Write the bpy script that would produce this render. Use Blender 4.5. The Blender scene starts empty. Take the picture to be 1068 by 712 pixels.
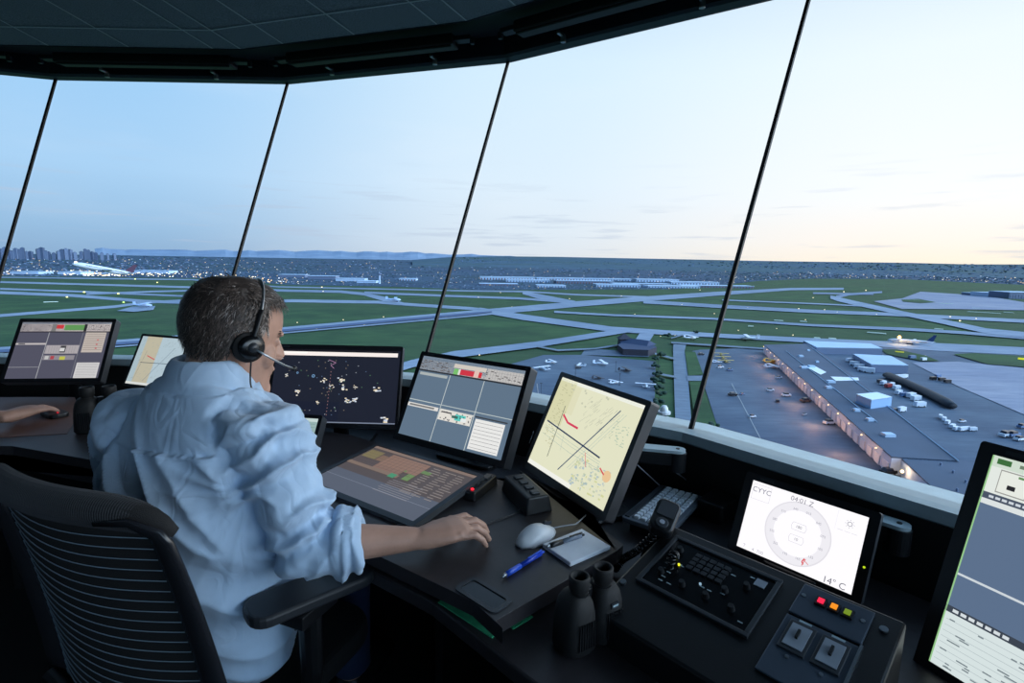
import bpy, bmesh, math, random
from mathutils import Vector, Matrix, noise, Euler
random.seed(7)
C = bpy.context.scene.collection
PI = math.pi
R = math.radians
EYE = 1.34                      # eye height above the cab floor
HAG = 80.0                      # floor height above the airfield

# ------------------------------------------------------------------ camera numbers (surveyed)
F_PX, PITCH, ROLL = 547.3, 0.152, 0.017
def _basis():
    cp, sp, cr, sr = math.cos(PITCH), math.sin(PITCH), math.cos(ROLL), math.sin(ROLL)
    r0, f, u0 = Vector((1,0,0)), Vector((0,cp,-sp)), Vector((0,sp,cp))
    return r0*cr+u0*sr, u0*cr-r0*sr, f
CR, CU, CF = _basis()
def ray(px, py): return CF+CR*((px-534)/F_PX)+CU*((356-py)/F_PX)
def at(px, py, z):
    d = ray(px, py); t = (z-EYE)/d.z
    return Vector((d.x*t, d.y*t, z))
def atY(px, py, Y):
    d = ray(px, py); t = Y/d.y
    return Vector((d.x*t, Y, EYE+d.z*t))
cam = bpy.data.objects.new('camera', bpy.data.cameras.new('camera')); C.objects.link(cam)
cam.data.sensor_width = 36; cam.data.lens = 36*F_PX/1068; cam.data.clip_end = 90000; cam.data.clip_start = .02
m = Matrix((CR, CU, -CF)).transposed().to_4x4(); m.translation = (0,0,EYE); cam.matrix_world = m
bpy.context.scene.camera = cam
sc = bpy.context.scene
sc.view_settings.view_transform = 'Standard'; sc.view_settings.look = 'None'
sc.view_settings.exposure = 0; sc.view_settings.gamma = 1
sc.cycles.use_denoising = True
sc.cycles.max_bounces = 8; sc.cycles.transparent_max_bounces = 16
sc.cycles.sample_clamp_indirect = 4

# ------------------------------------------------------------------ materials
def lin(c): return tuple((v/255/12.92 if v/255 <= .04045 else ((v/255+.055)/1.055)**2.4) for v in c)
MATS = {}
def mat(name, rgb, rough=.5, metal=0, spec=.5, noise_s=None, noise_a=.25, bump=0, bump_s=200, emis=0, coat=0, sheen=0, trans=0):
    if name in MATS: return MATS[name]
    m = bpy.data.materials.new(name); m.use_nodes = True; MATS[name] = m
    nt = m.node_tree; b = nt.nodes['Principled BSDF']; c = (*lin(rgb), 1)
    b.inputs['Base Color'].default_value = c; b.inputs['Roughness'].default_value = rough
    b.inputs['Metallic'].default_value = metal; b.inputs['Specular IOR Level'].default_value = spec
    b.inputs['Coat Weight'].default_value = coat; b.inputs['Sheen Weight'].default_value = sheen
    tc = nt.nodes.new('ShaderNodeTexCoord')
    n = nt.nodes.new('ShaderNodeTexNoise'); n.inputs['Scale'].default_value = noise_s or 30; n.inputs['Detail'].default_value = 5
    nt.links.new(tc.outputs['Object'], n.inputs['Vector'])
    rp = nt.nodes.new('ShaderNodeValToRGB')
    a = noise_a if noise_s else .06
    rp.color_ramp.elements[0].position = .3; rp.color_ramp.elements[1].position = .7
    rp.color_ramp.elements[0].color = tuple(v*(1-a) for v in c[:3])+(1,)
    rp.color_ramp.elements[1].color = tuple(min(1,v*(1+a)) for v in c[:3])+(1,)
    nt.links.new(n.outputs['Fac'], rp.inputs['Fac']); nt.links.new(rp.outputs['Color'], b.inputs['Base Color'])
    if bump:
        n2 = nt.nodes.new('ShaderNodeTexNoise'); n2.inputs['Scale'].default_value = bump_s; n2.inputs['Detail'].default_value = 3
        nt.links.new(tc.outputs['Object'], n2.inputs['Vector'])
        bp = nt.nodes.new('ShaderNodeBump'); bp.inputs['Strength'].default_value = bump; bp.inputs['Distance'].default_value = .002
        nt.links.new(n2.outputs['Fac'], bp.inputs['Height']); nt.links.new(bp.outputs['Normal'], b.inputs['Normal'])
    if emis:
        b.inputs['Emission Color'].default_value = c; b.inputs['Emission Strength'].default_value = emis
    return m
def glow(rgb, s=1.0):
    name = 'glow_%d_%d_%d_%g' % (*rgb, s)
    if name in MATS: return MATS[name]
    m = bpy.data.materials.new(name); m.use_nodes = True; MATS[name] = m
    nt = m.node_tree; b = nt.nodes['Principled BSDF']
    b.inputs['Base Color'].default_value = (.01,.01,.012,1); b.inputs['Roughness'].default_value = .35
    b.inputs['Specular IOR Level'].default_value = .25
    b.inputs['Emission Color'].default_value = (*lin(rgb), 1); b.inputs['Emission Strength'].default_value = s
    return m

BLACK = mat('black plastic', (22,23,26), .38, bump=.1, bump_s=500)
BLACKG = mat('glossy black plastic', (14,15,18), .22)
BEZEL = mat('dark monitor bezel', (26,27,32), .32)
DGREY = mat('dark grey plastic', (48,52,58), .4)
DESK = mat('dark desk laminate', (50,47,50), .42, noise_s=60, noise_a=.12, bump=.08, bump_s=700)
DESKE = mat('desk edge', (24,26,30), .5)
METAL = mat('brushed metal', (172,178,184), .3, metal=1)
DMETAL = mat('dark metal', (60,64,72), .4, metal=.8)
RUBBER = mat('black rubber', (20,20,22), .65, bump=.4, bump_s=900)
WHITEP = mat('white plastic', (200,205,212), .3)
LGREY = mat('light grey plastic', (150,158,170), .4)
SKIN = mat('skin', (178,138,120), .5, noise_s=25, noise_a=.1, bump=.12, bump_s=250)
SHIRT = mat('light blue cotton', (166,192,220), .8, noise_s=8, noise_a=.05, bump=.25, bump_s=1400, sheen=.2)
_nt = SHIRT.node_tree; _b = _nt.nodes['Principled BSDF']; _old = _b.inputs['Normal'].links[0].from_node
_tc = _nt.nodes.new('ShaderNodeTexCoord'); _mp = _nt.nodes.new('ShaderNodeMapping'); _mp.inputs['Scale'].default_value = (1.6,1.6,.8); _mp.inputs['Rotation'].default_value = (.3,.5,.2)
_n = _nt.nodes.new('ShaderNodeTexNoise'); _n.inputs['Scale'].default_value = 11; _n.inputs['Detail'].default_value = .6; _n.inputs['Distortion'].default_value = .8
_r = _nt.nodes.new('ShaderNodeMath'); _r.operation = 'PINGPONG'; _r.inputs[1].default_value = .12
_bp = _nt.nodes.new('ShaderNodeBump'); _bp.inputs['Strength'].default_value = .3; _bp.inputs['Distance'].default_value = .03
_nt.links.new(_tc.outputs['Object'], _mp.inputs[0]); _nt.links.new(_mp.outputs[0], _n.inputs['Vector']); _nt.links.new(_n.outputs['Fac'], _r.inputs[0]); _nt.links.new(_r.outputs[0], _bp.inputs['Height'])
_nt.links.new(_old.outputs['Normal'], _bp.inputs['Normal']); _nt.links.new(_bp.outputs['Normal'], _b.inputs['Normal'])
JEANS = mat('dark blue denim', (38,52,84), .85, bump=.4, bump_s=1200)
MESHF = mat('black mesh fabric', (20,21,24), .8, bump=.6, bump_s=700)
WALLM = mat('black painted fascia', (14,15,17), .6, noise_s=20)
SILL = mat('pale grey sill', (172,192,200), .45, noise_s=30, noise_a=.06)
GREEN = mat('green form sheet', (60,176,126), .7, noise_s=60, noise_a=.2)
CARPET = mat('dark carpet', (18,20,24), .95, noise_s=300, noise_a=.4, bump=.6, bump_s=900)
PAPER = mat('white paper', (225,230,240), .8)
CEILM = mat('dark acoustic ceiling', (116,128,142), .9, noise_s=220, noise_a=.4, bump=.5, bump_s=400)

# ------------------------------------------------------------------ mesh building helpers
class MB:
    def __init__(s): s.v = []; s.f = []; s.mi = []
    def add(s, vs, fs, mi=0):
        o = len(s.v); s.v += [Vector(v) for v in vs]
        for f in fs: s.f.append([o+i for i in f]); s.mi.append(mi)
        return s
    def box(s, c, d, rot=None, mi=0):
        c = Vector(c); h = Vector(d)/2; M = rot or Matrix.Identity(3)
        vs = [c+M@Vector((x*h.x,y*h.y,z*h.z)) for z in (-1,1) for y in (-1,1) for x in (-1,1)]
        return s.add(vs, [(0,2,3,1),(4,5,7,6),(0,1,5,4),(2,6,7,3),(0,4,6,2),(1,3,7,5)], mi)
    def taper(s, c, d, top, mi=0, shift=(0,0)):
        c = Vector(c); x, y, z = d; tx, ty = top
        vs = [c+Vector((a*x/2,b*y/2,0)) for a,b in ((-1,-1),(1,-1),(1,1),(-1,1))]+[c+Vector((a*tx/2+shift[0],b*ty/2+shift[1],z)) for a,b in ((-1,-1),(1,-1),(1,1),(-1,1))]
        return s.add(vs, [(3,2,1,0),(4,5,6,7),(0,1,5,4),(1,2,6,5),(2,3,7,6),(3,0,4,7)], mi)
    def prism(s, poly, z0, z1, mi=0):
        n = len(poly); vs = [(p[0],p[1],z0) for p in poly]+[(p[0],p[1],z1) for p in poly]
        a = sum(poly[i][0]*poly[(i+1)%n][1]-poly[(i+1)%n][0]*poly[i][1] for i in range(n))
        fs = [tuple(range(n-1,-1,-1)), tuple(range(n,2*n))]+[(i,(i+1)%n,n+(i+1)%n,n+i) for i in range(n)]
        if a < 0: fs = [tuple(reversed(f)) for f in fs]
        return s.add(vs, fs, mi)
    def quad(s, a, b, c, d, mi=0): return s.add([a,b,c,d], [(0,1,2,3)], mi)
    def loft(s, rings, cap=True, mi=0, closed=False):
        n = len(rings[0]); vs = [p for r in rings for p in r]; fs = []
        m = len(rings)
        for i in range(m if closed else m-1):
            for j in range(n):
                a, b = i*n+j, i*n+(j+1)%n; c, d = ((i+1)%m)*n+(j+1)%n, ((i+1)%m)*n+j
                fs.append((a,b,c,d))
        if cap and not closed: fs += [tuple(range(n-1,-1,-1)), tuple(range((m-1)*n, m*n))]
        return s.add(vs, fs, mi)
    def tube(s, pts, r, n=10, cap=True, mi=0, flat=1.0, upv=None, closed=False):
        pts = [Vector(p) for p in pts]; rs = r if isinstance(r, (list,tuple)) else [r]*len(pts)
        rings = []; prev = None; L = len(pts)
        for i, p in enumerate(pts):
            if closed: t = (pts[(i+1)%L]-pts[i-1])
            else: t = (pts[min(i+1,L-1)]-pts[max(i-1,0)])
            t = t.normalized() if t.length > 1e-9 else Vector((0,0,1))
            if upv is not None: a = Vector(upv)
            elif prev is None: a = Vector((0,0,1)) if abs(t.z) < .9 else Vector((0,1,0))
            else: a = prev
            x = a-t*a.dot(t); x = x.normalized() if x.length > 1e-6 else t.orthogonal().normalized()
            prev = x; y = t.cross(x)
            rings.append([p+x*(math.cos(2*PI*k/n)*rs[i]*flat)+y*(math.sin(2*PI*k/n)*rs[i]) for k in range(n)])
        return s.loft(rings, cap, mi, closed)
    def cyl(s, c, r, h, axis=(0,0,1), n=24, mi=0, r2=None):
        c = Vector(c); a = Vector(axis).normalized()
        return s.tube([c-a*h/2, c+a*h/2], [r, r if r2 is None else r2], n, mi=mi)
    def ell(s, c, d, rot=None, n=16, mi=0):
        c = Vector(c); M = rot or Matrix.Identity(3); rings = []
        for i in range(1, n//2):
            ph = PI*i/(n//2)
            rings.append([c+M@Vector((d[0]*math.sin(ph)*math.cos(2*PI*k/n), d[1]*math.sin(ph)*math.sin(2*PI*k/n), -d[2]*math.cos(ph))) for k in range(n)])
        return s.loft(rings, True, mi)
    def build(s, name, mats, parent=None, smooth=False, bevel=0, loc=None, rot=None, bseg=2):
        me = bpy.data.meshes.new(name); me.from_pydata([tuple(v) for v in s.v], [], s.f)
        for m in (mats if isinstance(mats, (list,tuple)) else [mats]): me.materials.append(m)
        for p, i in zip(me.polygons, s.mi): p.material_index = i; p.use_smooth = smooth
        me.update()
        o = bpy.data.objects.new(name, me); C.objects.link(o)
        if parent: o.parent = parent
        if loc is not None: o.location = loc
        if rot is not None: o.rotation_euler = rot
        if bevel:
            b = o.modifiers.new('bevel', 'BEVEL'); b.width = bevel; b.segments = bseg; b.limit_method = 'ANGLE'; b.angle_limit = R(40)
        if smooth and bevel == 0:
            pass
        return o
def tag(o, label, cat, group=None):
    o['label'] = label; o['category'] = cat
    if group: o['group'] = group
    return o
def thing(name, label, cat, loc=(0,0,0), rz=0, group=None):
    o = bpy.data.objects.new(name, None); C.objects.link(o); o.empty_display_size = .05
    o.location = loc; o.rotation_euler = (0,0,rz); return tag(o, label, cat, group)
def struct(o): o['kind'] = 'structure'; return o
def dup(root, loc, rz, label=None, group=None, rot=None):
    r = root.copy(); C.objects.link(r); r.location = loc; r.rotation_euler = rot or (0,0,rz)
    if label: r['label'] = label
    if group: r['group'] = group
    for ch in list(root.children):
        c = ch.copy(); C.objects.link(c); c.parent = r
        for g in list(ch.children):
            d = g.copy(); C.objects.link(d); d.parent = c
    return r
def rounded(w, h, r, n=5, cx=0, cy=0):
    out = []
    for sx, sy, a0 in ((1,1,0),(-1,1,90),(-1,-1,180),(1,-1,270)):
        for k in range(n+1):
            a = R(a0+90*k/n); out.append((cx+sx*(w/2-r)+r*math.cos(a), cy+sy*(h/2-r)+r*math.sin(a)))
    return out
def text_geo(txt, size, font_shear=0):
    cu = bpy.data.curves.new('t', 'FONT'); cu.body = txt; cu.size = size; cu.resolution_u = 3
    cu.align_x = 'CENTER'; cu.align_y = 'CENTER'
    o = bpy.data.objects.new('t', cu); C.objects.link(o)
    dg = bpy.context.evaluated_depsgraph_get(); me = bpy.data.meshes.new_from_object(o.evaluated_get(dg))
    vs = [v.co.copy() for v in me.vertices]; fs = [tuple(p.vertices) for p in me.polygons]
    bpy.data.objects.remove(o); bpy.data.curves.remove(cu); bpy.data.meshes.remove(me)
    return vs, fs
def remesh(mb, name, mats, voxel, parent=None, smooth_it=4, fn=None, matfn=None, decim=None):
    o = mb.build(name, mats, None)
    md = o.modifiers.new('r', 'REMESH'); md.mode = 'VOXEL'; md.voxel_size = voxel
    ms = o.modifiers.new('s', 'SMOOTH'); ms.factor = .5; ms.iterations = smooth_it
    if decim: dc = o.modifiers.new('d', 'DECIMATE'); dc.ratio = decim
    dg = bpy.context.evaluated_depsgraph_get()
    me = bpy.data.meshes.new_from_object(o.evaluated_get(dg)); me.name = name
    old = o.data; o.modifiers.clear(); o.data = me; bpy.data.meshes.remove(old)
    if fn:
        ns = [v.normal.copy() for v in me.vertices]
        cos = [fn(v.co.copy(), n) for v, n in zip(me.vertices, ns)]
        for v, c in zip(me.vertices, cos): v.co = c
    me.materials.clear()
    for m in (mats if isinstance(mats, (list,tuple)) else [mats]): me.materials.append(m)
    for p in me.polygons:
        p.use_smooth = True; p.material_index = matfn(p.center) if matfn else 0
    me.update(); o.name = name
    if parent: o.parent = parent
    return o

# ------------------------------------------------------------------ the cab shell: 21-sided, glass leaning outward
NS = 21; CX, CY, PH = -1.972, -1.212, -0.151
def ring(r, z, k0=0, k1=NS): return [Vector((CX+r*math.sin(PH+2*PI*k/NS), CY+r*math.cos(PH+2*PI*k/NS), z)) for k in range(k0, k1)]
def rpt(r, k, z): a = PH+2*PI*k/NS; return Vector((CX+r*math.sin(a), CY+r*math.cos(a), z))
ZS, ZH = .86, 2.322; RS, RH = 3.674, 4.461; RF = 3.638
def band(name, prof, m, closed=True, smooth=False):      # revolve a profile of (r,z) round the 21 sides
    b = MB(); n = len(prof)
    for k in range(NS):
        for i in range(n if closed else n-1):
            (r0,z0),(r1,z1) = prof[i], prof[(i+1)%n]
            b.quad(rpt(r0,k,z0), rpt(r0,k+1,z0), rpt(r1,k+1,z1), rpt(r1,k,z1))
    return b.build(name, m)
fl = MB(); fl.add(ring(3.8, 0), [tuple(range(NS-1,-1,-1))]); struct(fl.build('floor', CARPET))
struct(band('wall_front', [(RF,0),(RF,.832),(3.78,.832),(3.78,0)], WALLM))
struct(band('trim_1', [(RF-.006,.834),(RF-.006,.862),(RS-.01,.862),(3.80,.85),(3.80,.80),(RS,.80)], SILL))
# head frame, blind pocket and ceiling
struct(band('trim_2', [(RH-.05,ZH+.022),(RH-.045,ZH+.006),(RH,ZH),(RH+.012,ZH+.002),(RH+.06,ZH+.20),(RH-.05,ZH+.20)], mat('head frame metal', (62,74,90), .4, metal=.2)))
pocket = mat('blind pocket', (40,48,58), .6)
struct(band('wall_upper', [(RH-.05,ZH+.02),(RH-.05,ZH+.11),(4.06,ZH+.11),(4.06,ZH+.035)], pocket, closed=False))
cb = MB()
ZC = ZH+.04
cb.add([(CX,CY,ZC+.06)]+ring(4.07, ZC), [(0,1+k,1+(k+1)%NS) for k in range(NS)])
struct(cb.build('ceiling', CEILM))
# ceiling grooves (dark joints between the ceiling panels)
gv = MB()
def strip(b, p, q, w, dz):
    p, q = Vector(p), Vector(q); t = (q-p).normalized(); n = t.cross(Vector((0,0,1)))*w/2; d = Vector((0,0,dz))
    b.quad(p-n+d, q-n+d, q+n+d, p+n+d)
def cz(r): return ZC+.06*(1-r/4.07)
for k in range(NS):
    for f in (0, .21, .54, .885):
        a = rpt(1.5,k,0).lerp(rpt(1.5,k+1,0),f); b_ = rpt(4.05,k,0).lerp(rpt(4.05,k+1,0),f)
        a.z = cz(1.5); b_.z = cz(4.05); strip(gv, a, b_, .008, -.004)
    for r in (3.84, 3.3, 2.7, 2.1):
        a = rpt(r,k,cz(r)); b_ = rpt(r,k+1,cz(r)); strip(gv, a, b_, .008, -.006)
struct(gv.build('trim_3', mat('ceiling joint', (178,190,202), .6)))
# glass panes and the slender dark mullions
gm = bpy.data.materials.new('cab glass'); gm.use_nodes = True; nt = gm.node_tree
for n in list(nt.nodes): nt.nodes.remove(n)
o_ = nt.nodes.new('ShaderNodeOutputMaterial'); mx = nt.nodes.new('ShaderNodeMixShader'); tr = nt.nodes.new('ShaderNodeBsdfTransparent')
gl = nt.nodes.new('ShaderNodeBsdfGlossy'); gl.inputs['Roughness'].default_value = .02; fr = nt.nodes.new('ShaderNodeFresnel'); fr.inputs['IOR'].default_value = 1.25
tr.inputs['Color'].default_value = (.97,.985,.98,1)
nt.links.new(fr.outputs[0], mx.inputs[0]); nt.links.new(tr.outputs[0], mx.inputs[1]); nt.links.new(gl.outputs[0], mx.inputs[2]); nt.links.new(mx.outputs[0], o_.inputs[0])
MUL = mat('black mullion seal', (6,6,8), .5)
for k in range(NS):
    p = MB(); e = .002
    a, b_, c, d = rpt(RS+.03,k,ZS-.02), rpt(RS+.03,k+1,ZS-.02), rpt(RH+.05,k+1,ZH+.05), rpt(RH+.05,k,ZH+.05)
    p.quad(a.lerp(b_,e), a.lerp(b_,1-e), d.lerp(c,1-e), d.lerp(c,e))
    g = struct(p.build('window_%d' % (k+1), gm))
    mu = MB(); mu.tube([rpt(RS+.005,k,ZS-.02), rpt(RH+.012,k,ZH+.03)], .0085, 8)
    struct(mu.build('trim_%d' % (k+10), MUL))
# roller blind boxes under the head, one per side, with little brackets and the soffit
BLM = mat('blind cassette', (14,17,22), .45)
for k in (-2,-1,0,1,2,3,4):
    t = thing('roller_blind', 'x', 'blind', rpt(4.25,k+.5,ZH+.035), 0, 'roller blinds above the tower windows')
    t.location = (rpt(4.25,k,ZH+.02)+rpt(4.25,k+1,ZH+.02))/2
    dr = rpt(4.25,k+1,0)-rpt(4.25,k,0); ang = math.atan2(dr.y, dr.x); t.rotation_euler = (0,0,ang)
    b = MB(); b.box((0,0,.02), (dr.length*.74,.085,.05)); b.build('cassette', BLM, t, bevel=.008)
    for sx in (-1,1):
        b = MB(); b.box((sx*dr.length*.40,0,.025), (.09,.05,.02)); b.box((sx*dr.length*.44,-.01,.01), (.02,.02,.03)); b.build('end_bracket', DMETAL, t, bevel=.003)
    b = MB(); b.tube([(-dr.length*.36,-.03,-.008),(dr.length*.36,-.03,-.008)], .006, 8); b.build('hem_bar', BLM, t)
    for sx in (-.24,.24):
        b = MB(); b.cyl((sx*dr.length,.12,-.014), .012, .03); b.box((sx*dr.length,.10,0), (.014,.06,.014)); b.build('clip', METAL, t, bevel=.002)
    t['label'] = {-2:'roller blind cassette over the window far left at the frame edge', -1:'roller blind cassette over the leftmost visible window pane', 0:'roller blind cassette over the window left of the controller', 1:'roller blind cassette over the window behind the seated controller',
        2:'roller blind cassette over the window above the radar monitor', 3:'roller blind cassette over the widest window right of centre', 4:'roller blind cassette over the window at the right edge'}[k]
    del t['group']

# ------------------------------------------------------------------ consoles
def ringpts(r, k0, k1, n, z=0):   # points following the sides of the polygon between two vertex numbers
    out = []
    ks = [k0]+[k for k in range(math.ceil(k0+1e-6), math.floor(k1)+1) if k0 < k < k1]+[k1]
    for k in ks:
        f = math.floor(k); a, b = rpt(r,f,z), rpt(r,f+1,z); out.append(a.lerp(b, k-f))
    return out
lo = MB(); lo.prism([p.xy for p in ringpts(2.84,-3.6,2.2,0)]+[Vector(q) for q in ((-.149,.937),(.046,.740),(.33,.44),(.56,.0),(.66,-.7),(.72,-1.3))]+[p.xy for p in reversed(ringpts(3.60,-3.6,5.9,0))], .648, .68)
t = thing('console_desk', 'long dark lower console desk running under the windows', 'desk', (0,0,0))
lo.build('worktop', [DESK], t, bevel=.004)
fr_ = MB()
for k in range(-3, 5):
    a, b_ = rpt(3.15,k+.5,0), rpt(3.52,k+.5,0)
    d = (b_-a).normalized(); M = Matrix.Rotation(math.atan2(d.y,d.x), 3, 'Z')
    q = MB(); q.box((a+b_)/2+Vector((0,0,.324)), ((b_-a).length,.03,.647), M); q.build('support_panel', [WALLM], t, bevel=.002)
KA = 3.106
A0 = at(517,648,.74); B0 = at(652,570,.74)
fpts = ringpts(2.812,-3.5,KA,0)
bpts = ringpts(3.27,-3.5,2.93,0)
up = MB(); up.prism([p.xy for p in fpts]+[A0.xy, (A0.xy*.08+B0.xy*.92), (B0.xy*.97+Vector((.17,1.22))*.03), Vector((.17,1.20)), Vector((.03,1.44))]+[p.xy for p in reversed(bpts)], .712, .742)
t = thing('raised_worktop', 'raised dark worktop with mouse and notepad in front of controller', 'desk')
up.build('worktop', [DESK], t, bevel=.008, bseg=3)
for pts_ in (((-.06,.90),(.12,1.12)),((-.35,1.25),(-.2,1.5)),((-1.25,1.66),(-1.25,1.95)),((-2.2,1.7),(-2.2,2.0))):
    a, b_ = Vector((*pts_[0],0)), Vector((*pts_[1],0)); d = (b_-a); M = Matrix.Rotation(math.atan2(d.y,d.x), 3, 'Z')
    q = MB(); q.box((a+b_)/2+Vector((0,0,.6955)), (d.length,.03,.0305), M); q.build('riser', [DESKE], t)
# pen tray inset in the worktop
pc = [at(x,y,.742) for x,y in ((479,612),(492,604),(530,627),(517,639))]
cen = sum(pc, Vector())/4; ux = (pc[2]-pc[1]); L = ux.length; ang = math.atan2(ux.y, ux.x)
t = thing('pen_tray', 'empty rounded pen tray inset near the front corner of the worktop', 'tray', (cen.x,cen.y,.742), ang)
b = MB(); ro, ri = rounded(L+.012,.052,.012), rounded(L-.004,.036,.008)
n = len(ro); b.loft([[Vector((*p,0)) for p in ro],[Vector((*p,.0025)) for p in ro],[Vector((*p,.0025)) for p in ri],[Vector((*p,.0004)) for p in ri]], cap=False); b.build('rim', DGREY, t, smooth=False)
b = MB(); b.add([(*p,.0006) for p in ri], [tuple(range(n))]); b.build('well', BLACKG, t)

# green strips of paper sticking out below the worktop
g1 = MB(); gp = [at(x,y,.6815) for x,y in ((457,628),(468,619),(527,654),(513,665))]
g1.prism([p.xy for p in gp], .6803, .6825); tag(g1.build('green_form', GREEN), 'green form sheets peeking out beneath the worktop corner', 'paper')
g2 = MB(); gp = [at(x,y,.6815) for x,y in ((30,461),(60,455),(92,470),(90,484),(45,476))]
g2.prism([p.xy for p in gp], .6803, .6825); tag(g2.build('green_form', GREEN), 'green form sheets on the desk at left behind the chair', 'paper')
g3 = MB(); gp = [at(x,y,.6815) for x,y in ((530,651),(552,640),(556,643),(535,656))]
g3.prism([p.xy for p in gp], .6803, .682); tag(g3.build('green_form', GREEN), 'small green sheet edge showing right of worktop corner', 'paper')
g4 = MB(); gp = [at(x,y,.6815) for x,y in ((724,720),(745,708),(770,706),(800,725))]
g4.prism([p.xy for p in gp], .6803, .6815); tag(g4.build('sheet_of_paper', PAPER), 'white sheet corner lying on the desk at the bottom edge', 'paper')

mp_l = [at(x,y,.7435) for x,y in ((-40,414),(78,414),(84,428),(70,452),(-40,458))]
b = MB(); b.prism([p.xy for p in mp_l], .7422, .7438); tag(b.build('desk_tint', mat('dark brown desk tint', (112,78,68), .5)), 'thin added sheet tinting the desk dark brown under the hand at the left edge', 'tint sheet')  # thin sheet added to tint the desk surface brown; no mat lies there
# ------------------------------------------------------------------ monitors
def rects(b, lst, w, h, mats):
    """lst: (u0,v0,u1,v1,colour[,layer]) with v from the top; colours become material slots"""
    for r in lst:
        u0,v0,u1,v1,col = r[:5]; ly = r[5] if len(r) > 5 else 1
        m = glow(*col) if isinstance(col[0], tuple) else glow(col)
        if m not in mats: mats.append(m)
        y = -.0004*ly
        b.quad((-w/2+u0*w,y,h/2-v1*h), (-w/2+u1*w,y,h/2-v1*h), (-w/2+u1*w,y,h/2-v0*h), (-w/2+u0*w,y,h/2-v0*h), mats.index(m))
def segs(b, pts, wd, col, w, h, mats, ly=3):
    m = glow(*col) if isinstance(col[0], tuple) else glow(col)
    if m not in mats: mats.append(m)
    P = [Vector((-w/2+u*w, -.0004*ly, h/2-v*h)) for u, v in pts]
    for p, q in zip(P, P[1:]):
        t = (q-p).normalized(); n = Vector((t.z,0,-t.x))*wd/2
        b.quad(p-n, p+n, q+n, q-n, mats.index(m))
def text(b, txt, u, v, size, col, w, h, mats, ly=4, ang=0):
    m = glow(*col) if isinstance(col[0], tuple) else glow(col)
    if m not in mats: mats.append(m)
    vs, fs = text_geo(txt, size)
    c, s_ = math.cos(ang), math.sin(ang)
    b.add([(-w/2+u*w+p.x*c-p.y*s_, -.0004*ly, h/2-v*h+p.x*s_+p.y*c) for p in vs], fs, mats.index(m))
def disc(b, u, v, r, col, w, h, mats, ly=3, ri=0, n=40):
    m = glow(*col) if isinstance(col[0], tuple) else glow(col)
    if m not in mats: mats.append(m)
    cx, cz_ = -w/2+u*w, h/2-v*h
    o = [(cx+r*math.cos(-2*PI*k/n), -.0004*ly, cz_+r*math.sin(-2*PI*k/n)) for k in range(n)]
    if ri:
        i = [(cx+ri*math.cos(-2*PI*k/n), -.0004*ly, cz_+ri*math.sin(-2*PI*k/n)) for k in range(n)]
        b.add(o+i, [(k,n+k,n+(k+1)%n,(k+1)%n) for k in range(n)], mats.index(m))
    else: b.add(o, [tuple(range(n-1,-1,-1))], mats.index(m))
SIDE = mat('lit monitor side plastic', (66,68,72), .4)  # housing sides lighter than the bezel, the lit look is put into the colour
def monitor(name, label, pos, yaw, tilt, w, h, content, bz=(.016,.016,.02), depth=.05, base_z=.68, mark=True, stand='foot', bez=None, led=None, cat='monitor'):
    """pos: centre of the lit area; bz = side, top, bottom bezel"""
    yaw, tilt = R(yaw), R(tilt)
    pos = Vector(pos)+Vector((0,0,EYE))
    rot = Euler((-tilt,0,yaw)).to_matrix()
    back = pos+rot@Vector((0,depth*.8,-h*.2))
    t = thing(name, label, cat, (back.x, back.y, base_z), yaw)
    inv = (Matrix.Translation(t.location)@Matrix.Rotation(yaw,4,'Z')).inverted()
    lp = inv@pos
    W, H = w+2*bz[0], h+bz[1]+bz[2]; oz = (bz[1]-bz[2])/2
    hs = MB()
    o = [(x,z+oz) for x,z in rounded(W,H,.006,3)]; i = [(x,z) for x,z in rounded(w,h,.001,3)]
    fr = [Vector((x,-.003,z)) for x,z in o]; inn = [Vector((x,-.003,z)) for x,z in i]; ind = [Vector((x,.0015,z)) for x,z in i]
    bk = [Vector((x,depth*.55,z)) for x,z in o]; bk2 = [Vector((x*.82,depth,(z-oz)*.8+oz)) for x,z in o]
    hs.loft([ind, inn, fr], cap=False); hs.loft([fr, bk, bk2], cap=False, mi=1); n = len(o); hs.add(bk2, [tuple(range(n))])
    hs.add(ind, [tuple(range(n-1,-1,-1))])
    ho = hs.build('housing', [bez or BEZEL, SIDE], t, loc=lp, rot=(-tilt,0,0))
    b = MB(); mats = []
    content(b, w, h, mats)
    b.build('screen', mats, ho, loc=(0,-.0006,0))
    if mark:
        lg = MB(); lg.box((-w/2+.03,-.0035,h/2+bz[1]*.5), (.03,.001,bz[1]*.35)); lg.build('maker_plate', DGREY, ho)
    if led:
        lg = MB(); lg.cyl((W/2-bz[0]*.45,-.0035,led[1]), .0022, .002, (0,1,0), 12); lg.build('power_light', glow(led[0],1.5), ho)
    if stand == 'foot':
        zc = lp.z-.03
        if lp.z-h/2 > .02:
            b = MB(); b.tube([(0,lp.y+depth*1.0,0),(0,lp.y+depth*1.1,zc*.6),(0,lp.y+depth*.95,zc)], [.03,.026,.03], 12, flat=.5); b.build('neck', BLACK, t, smooth=True)
        b = MB(); b.prism([(x,y+lp.y+depth*.9) for x,y in rounded(w*.55,.14,.03)], .001, .013); b.build('foot', BLACK, t, bevel=.004)
    return t

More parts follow.
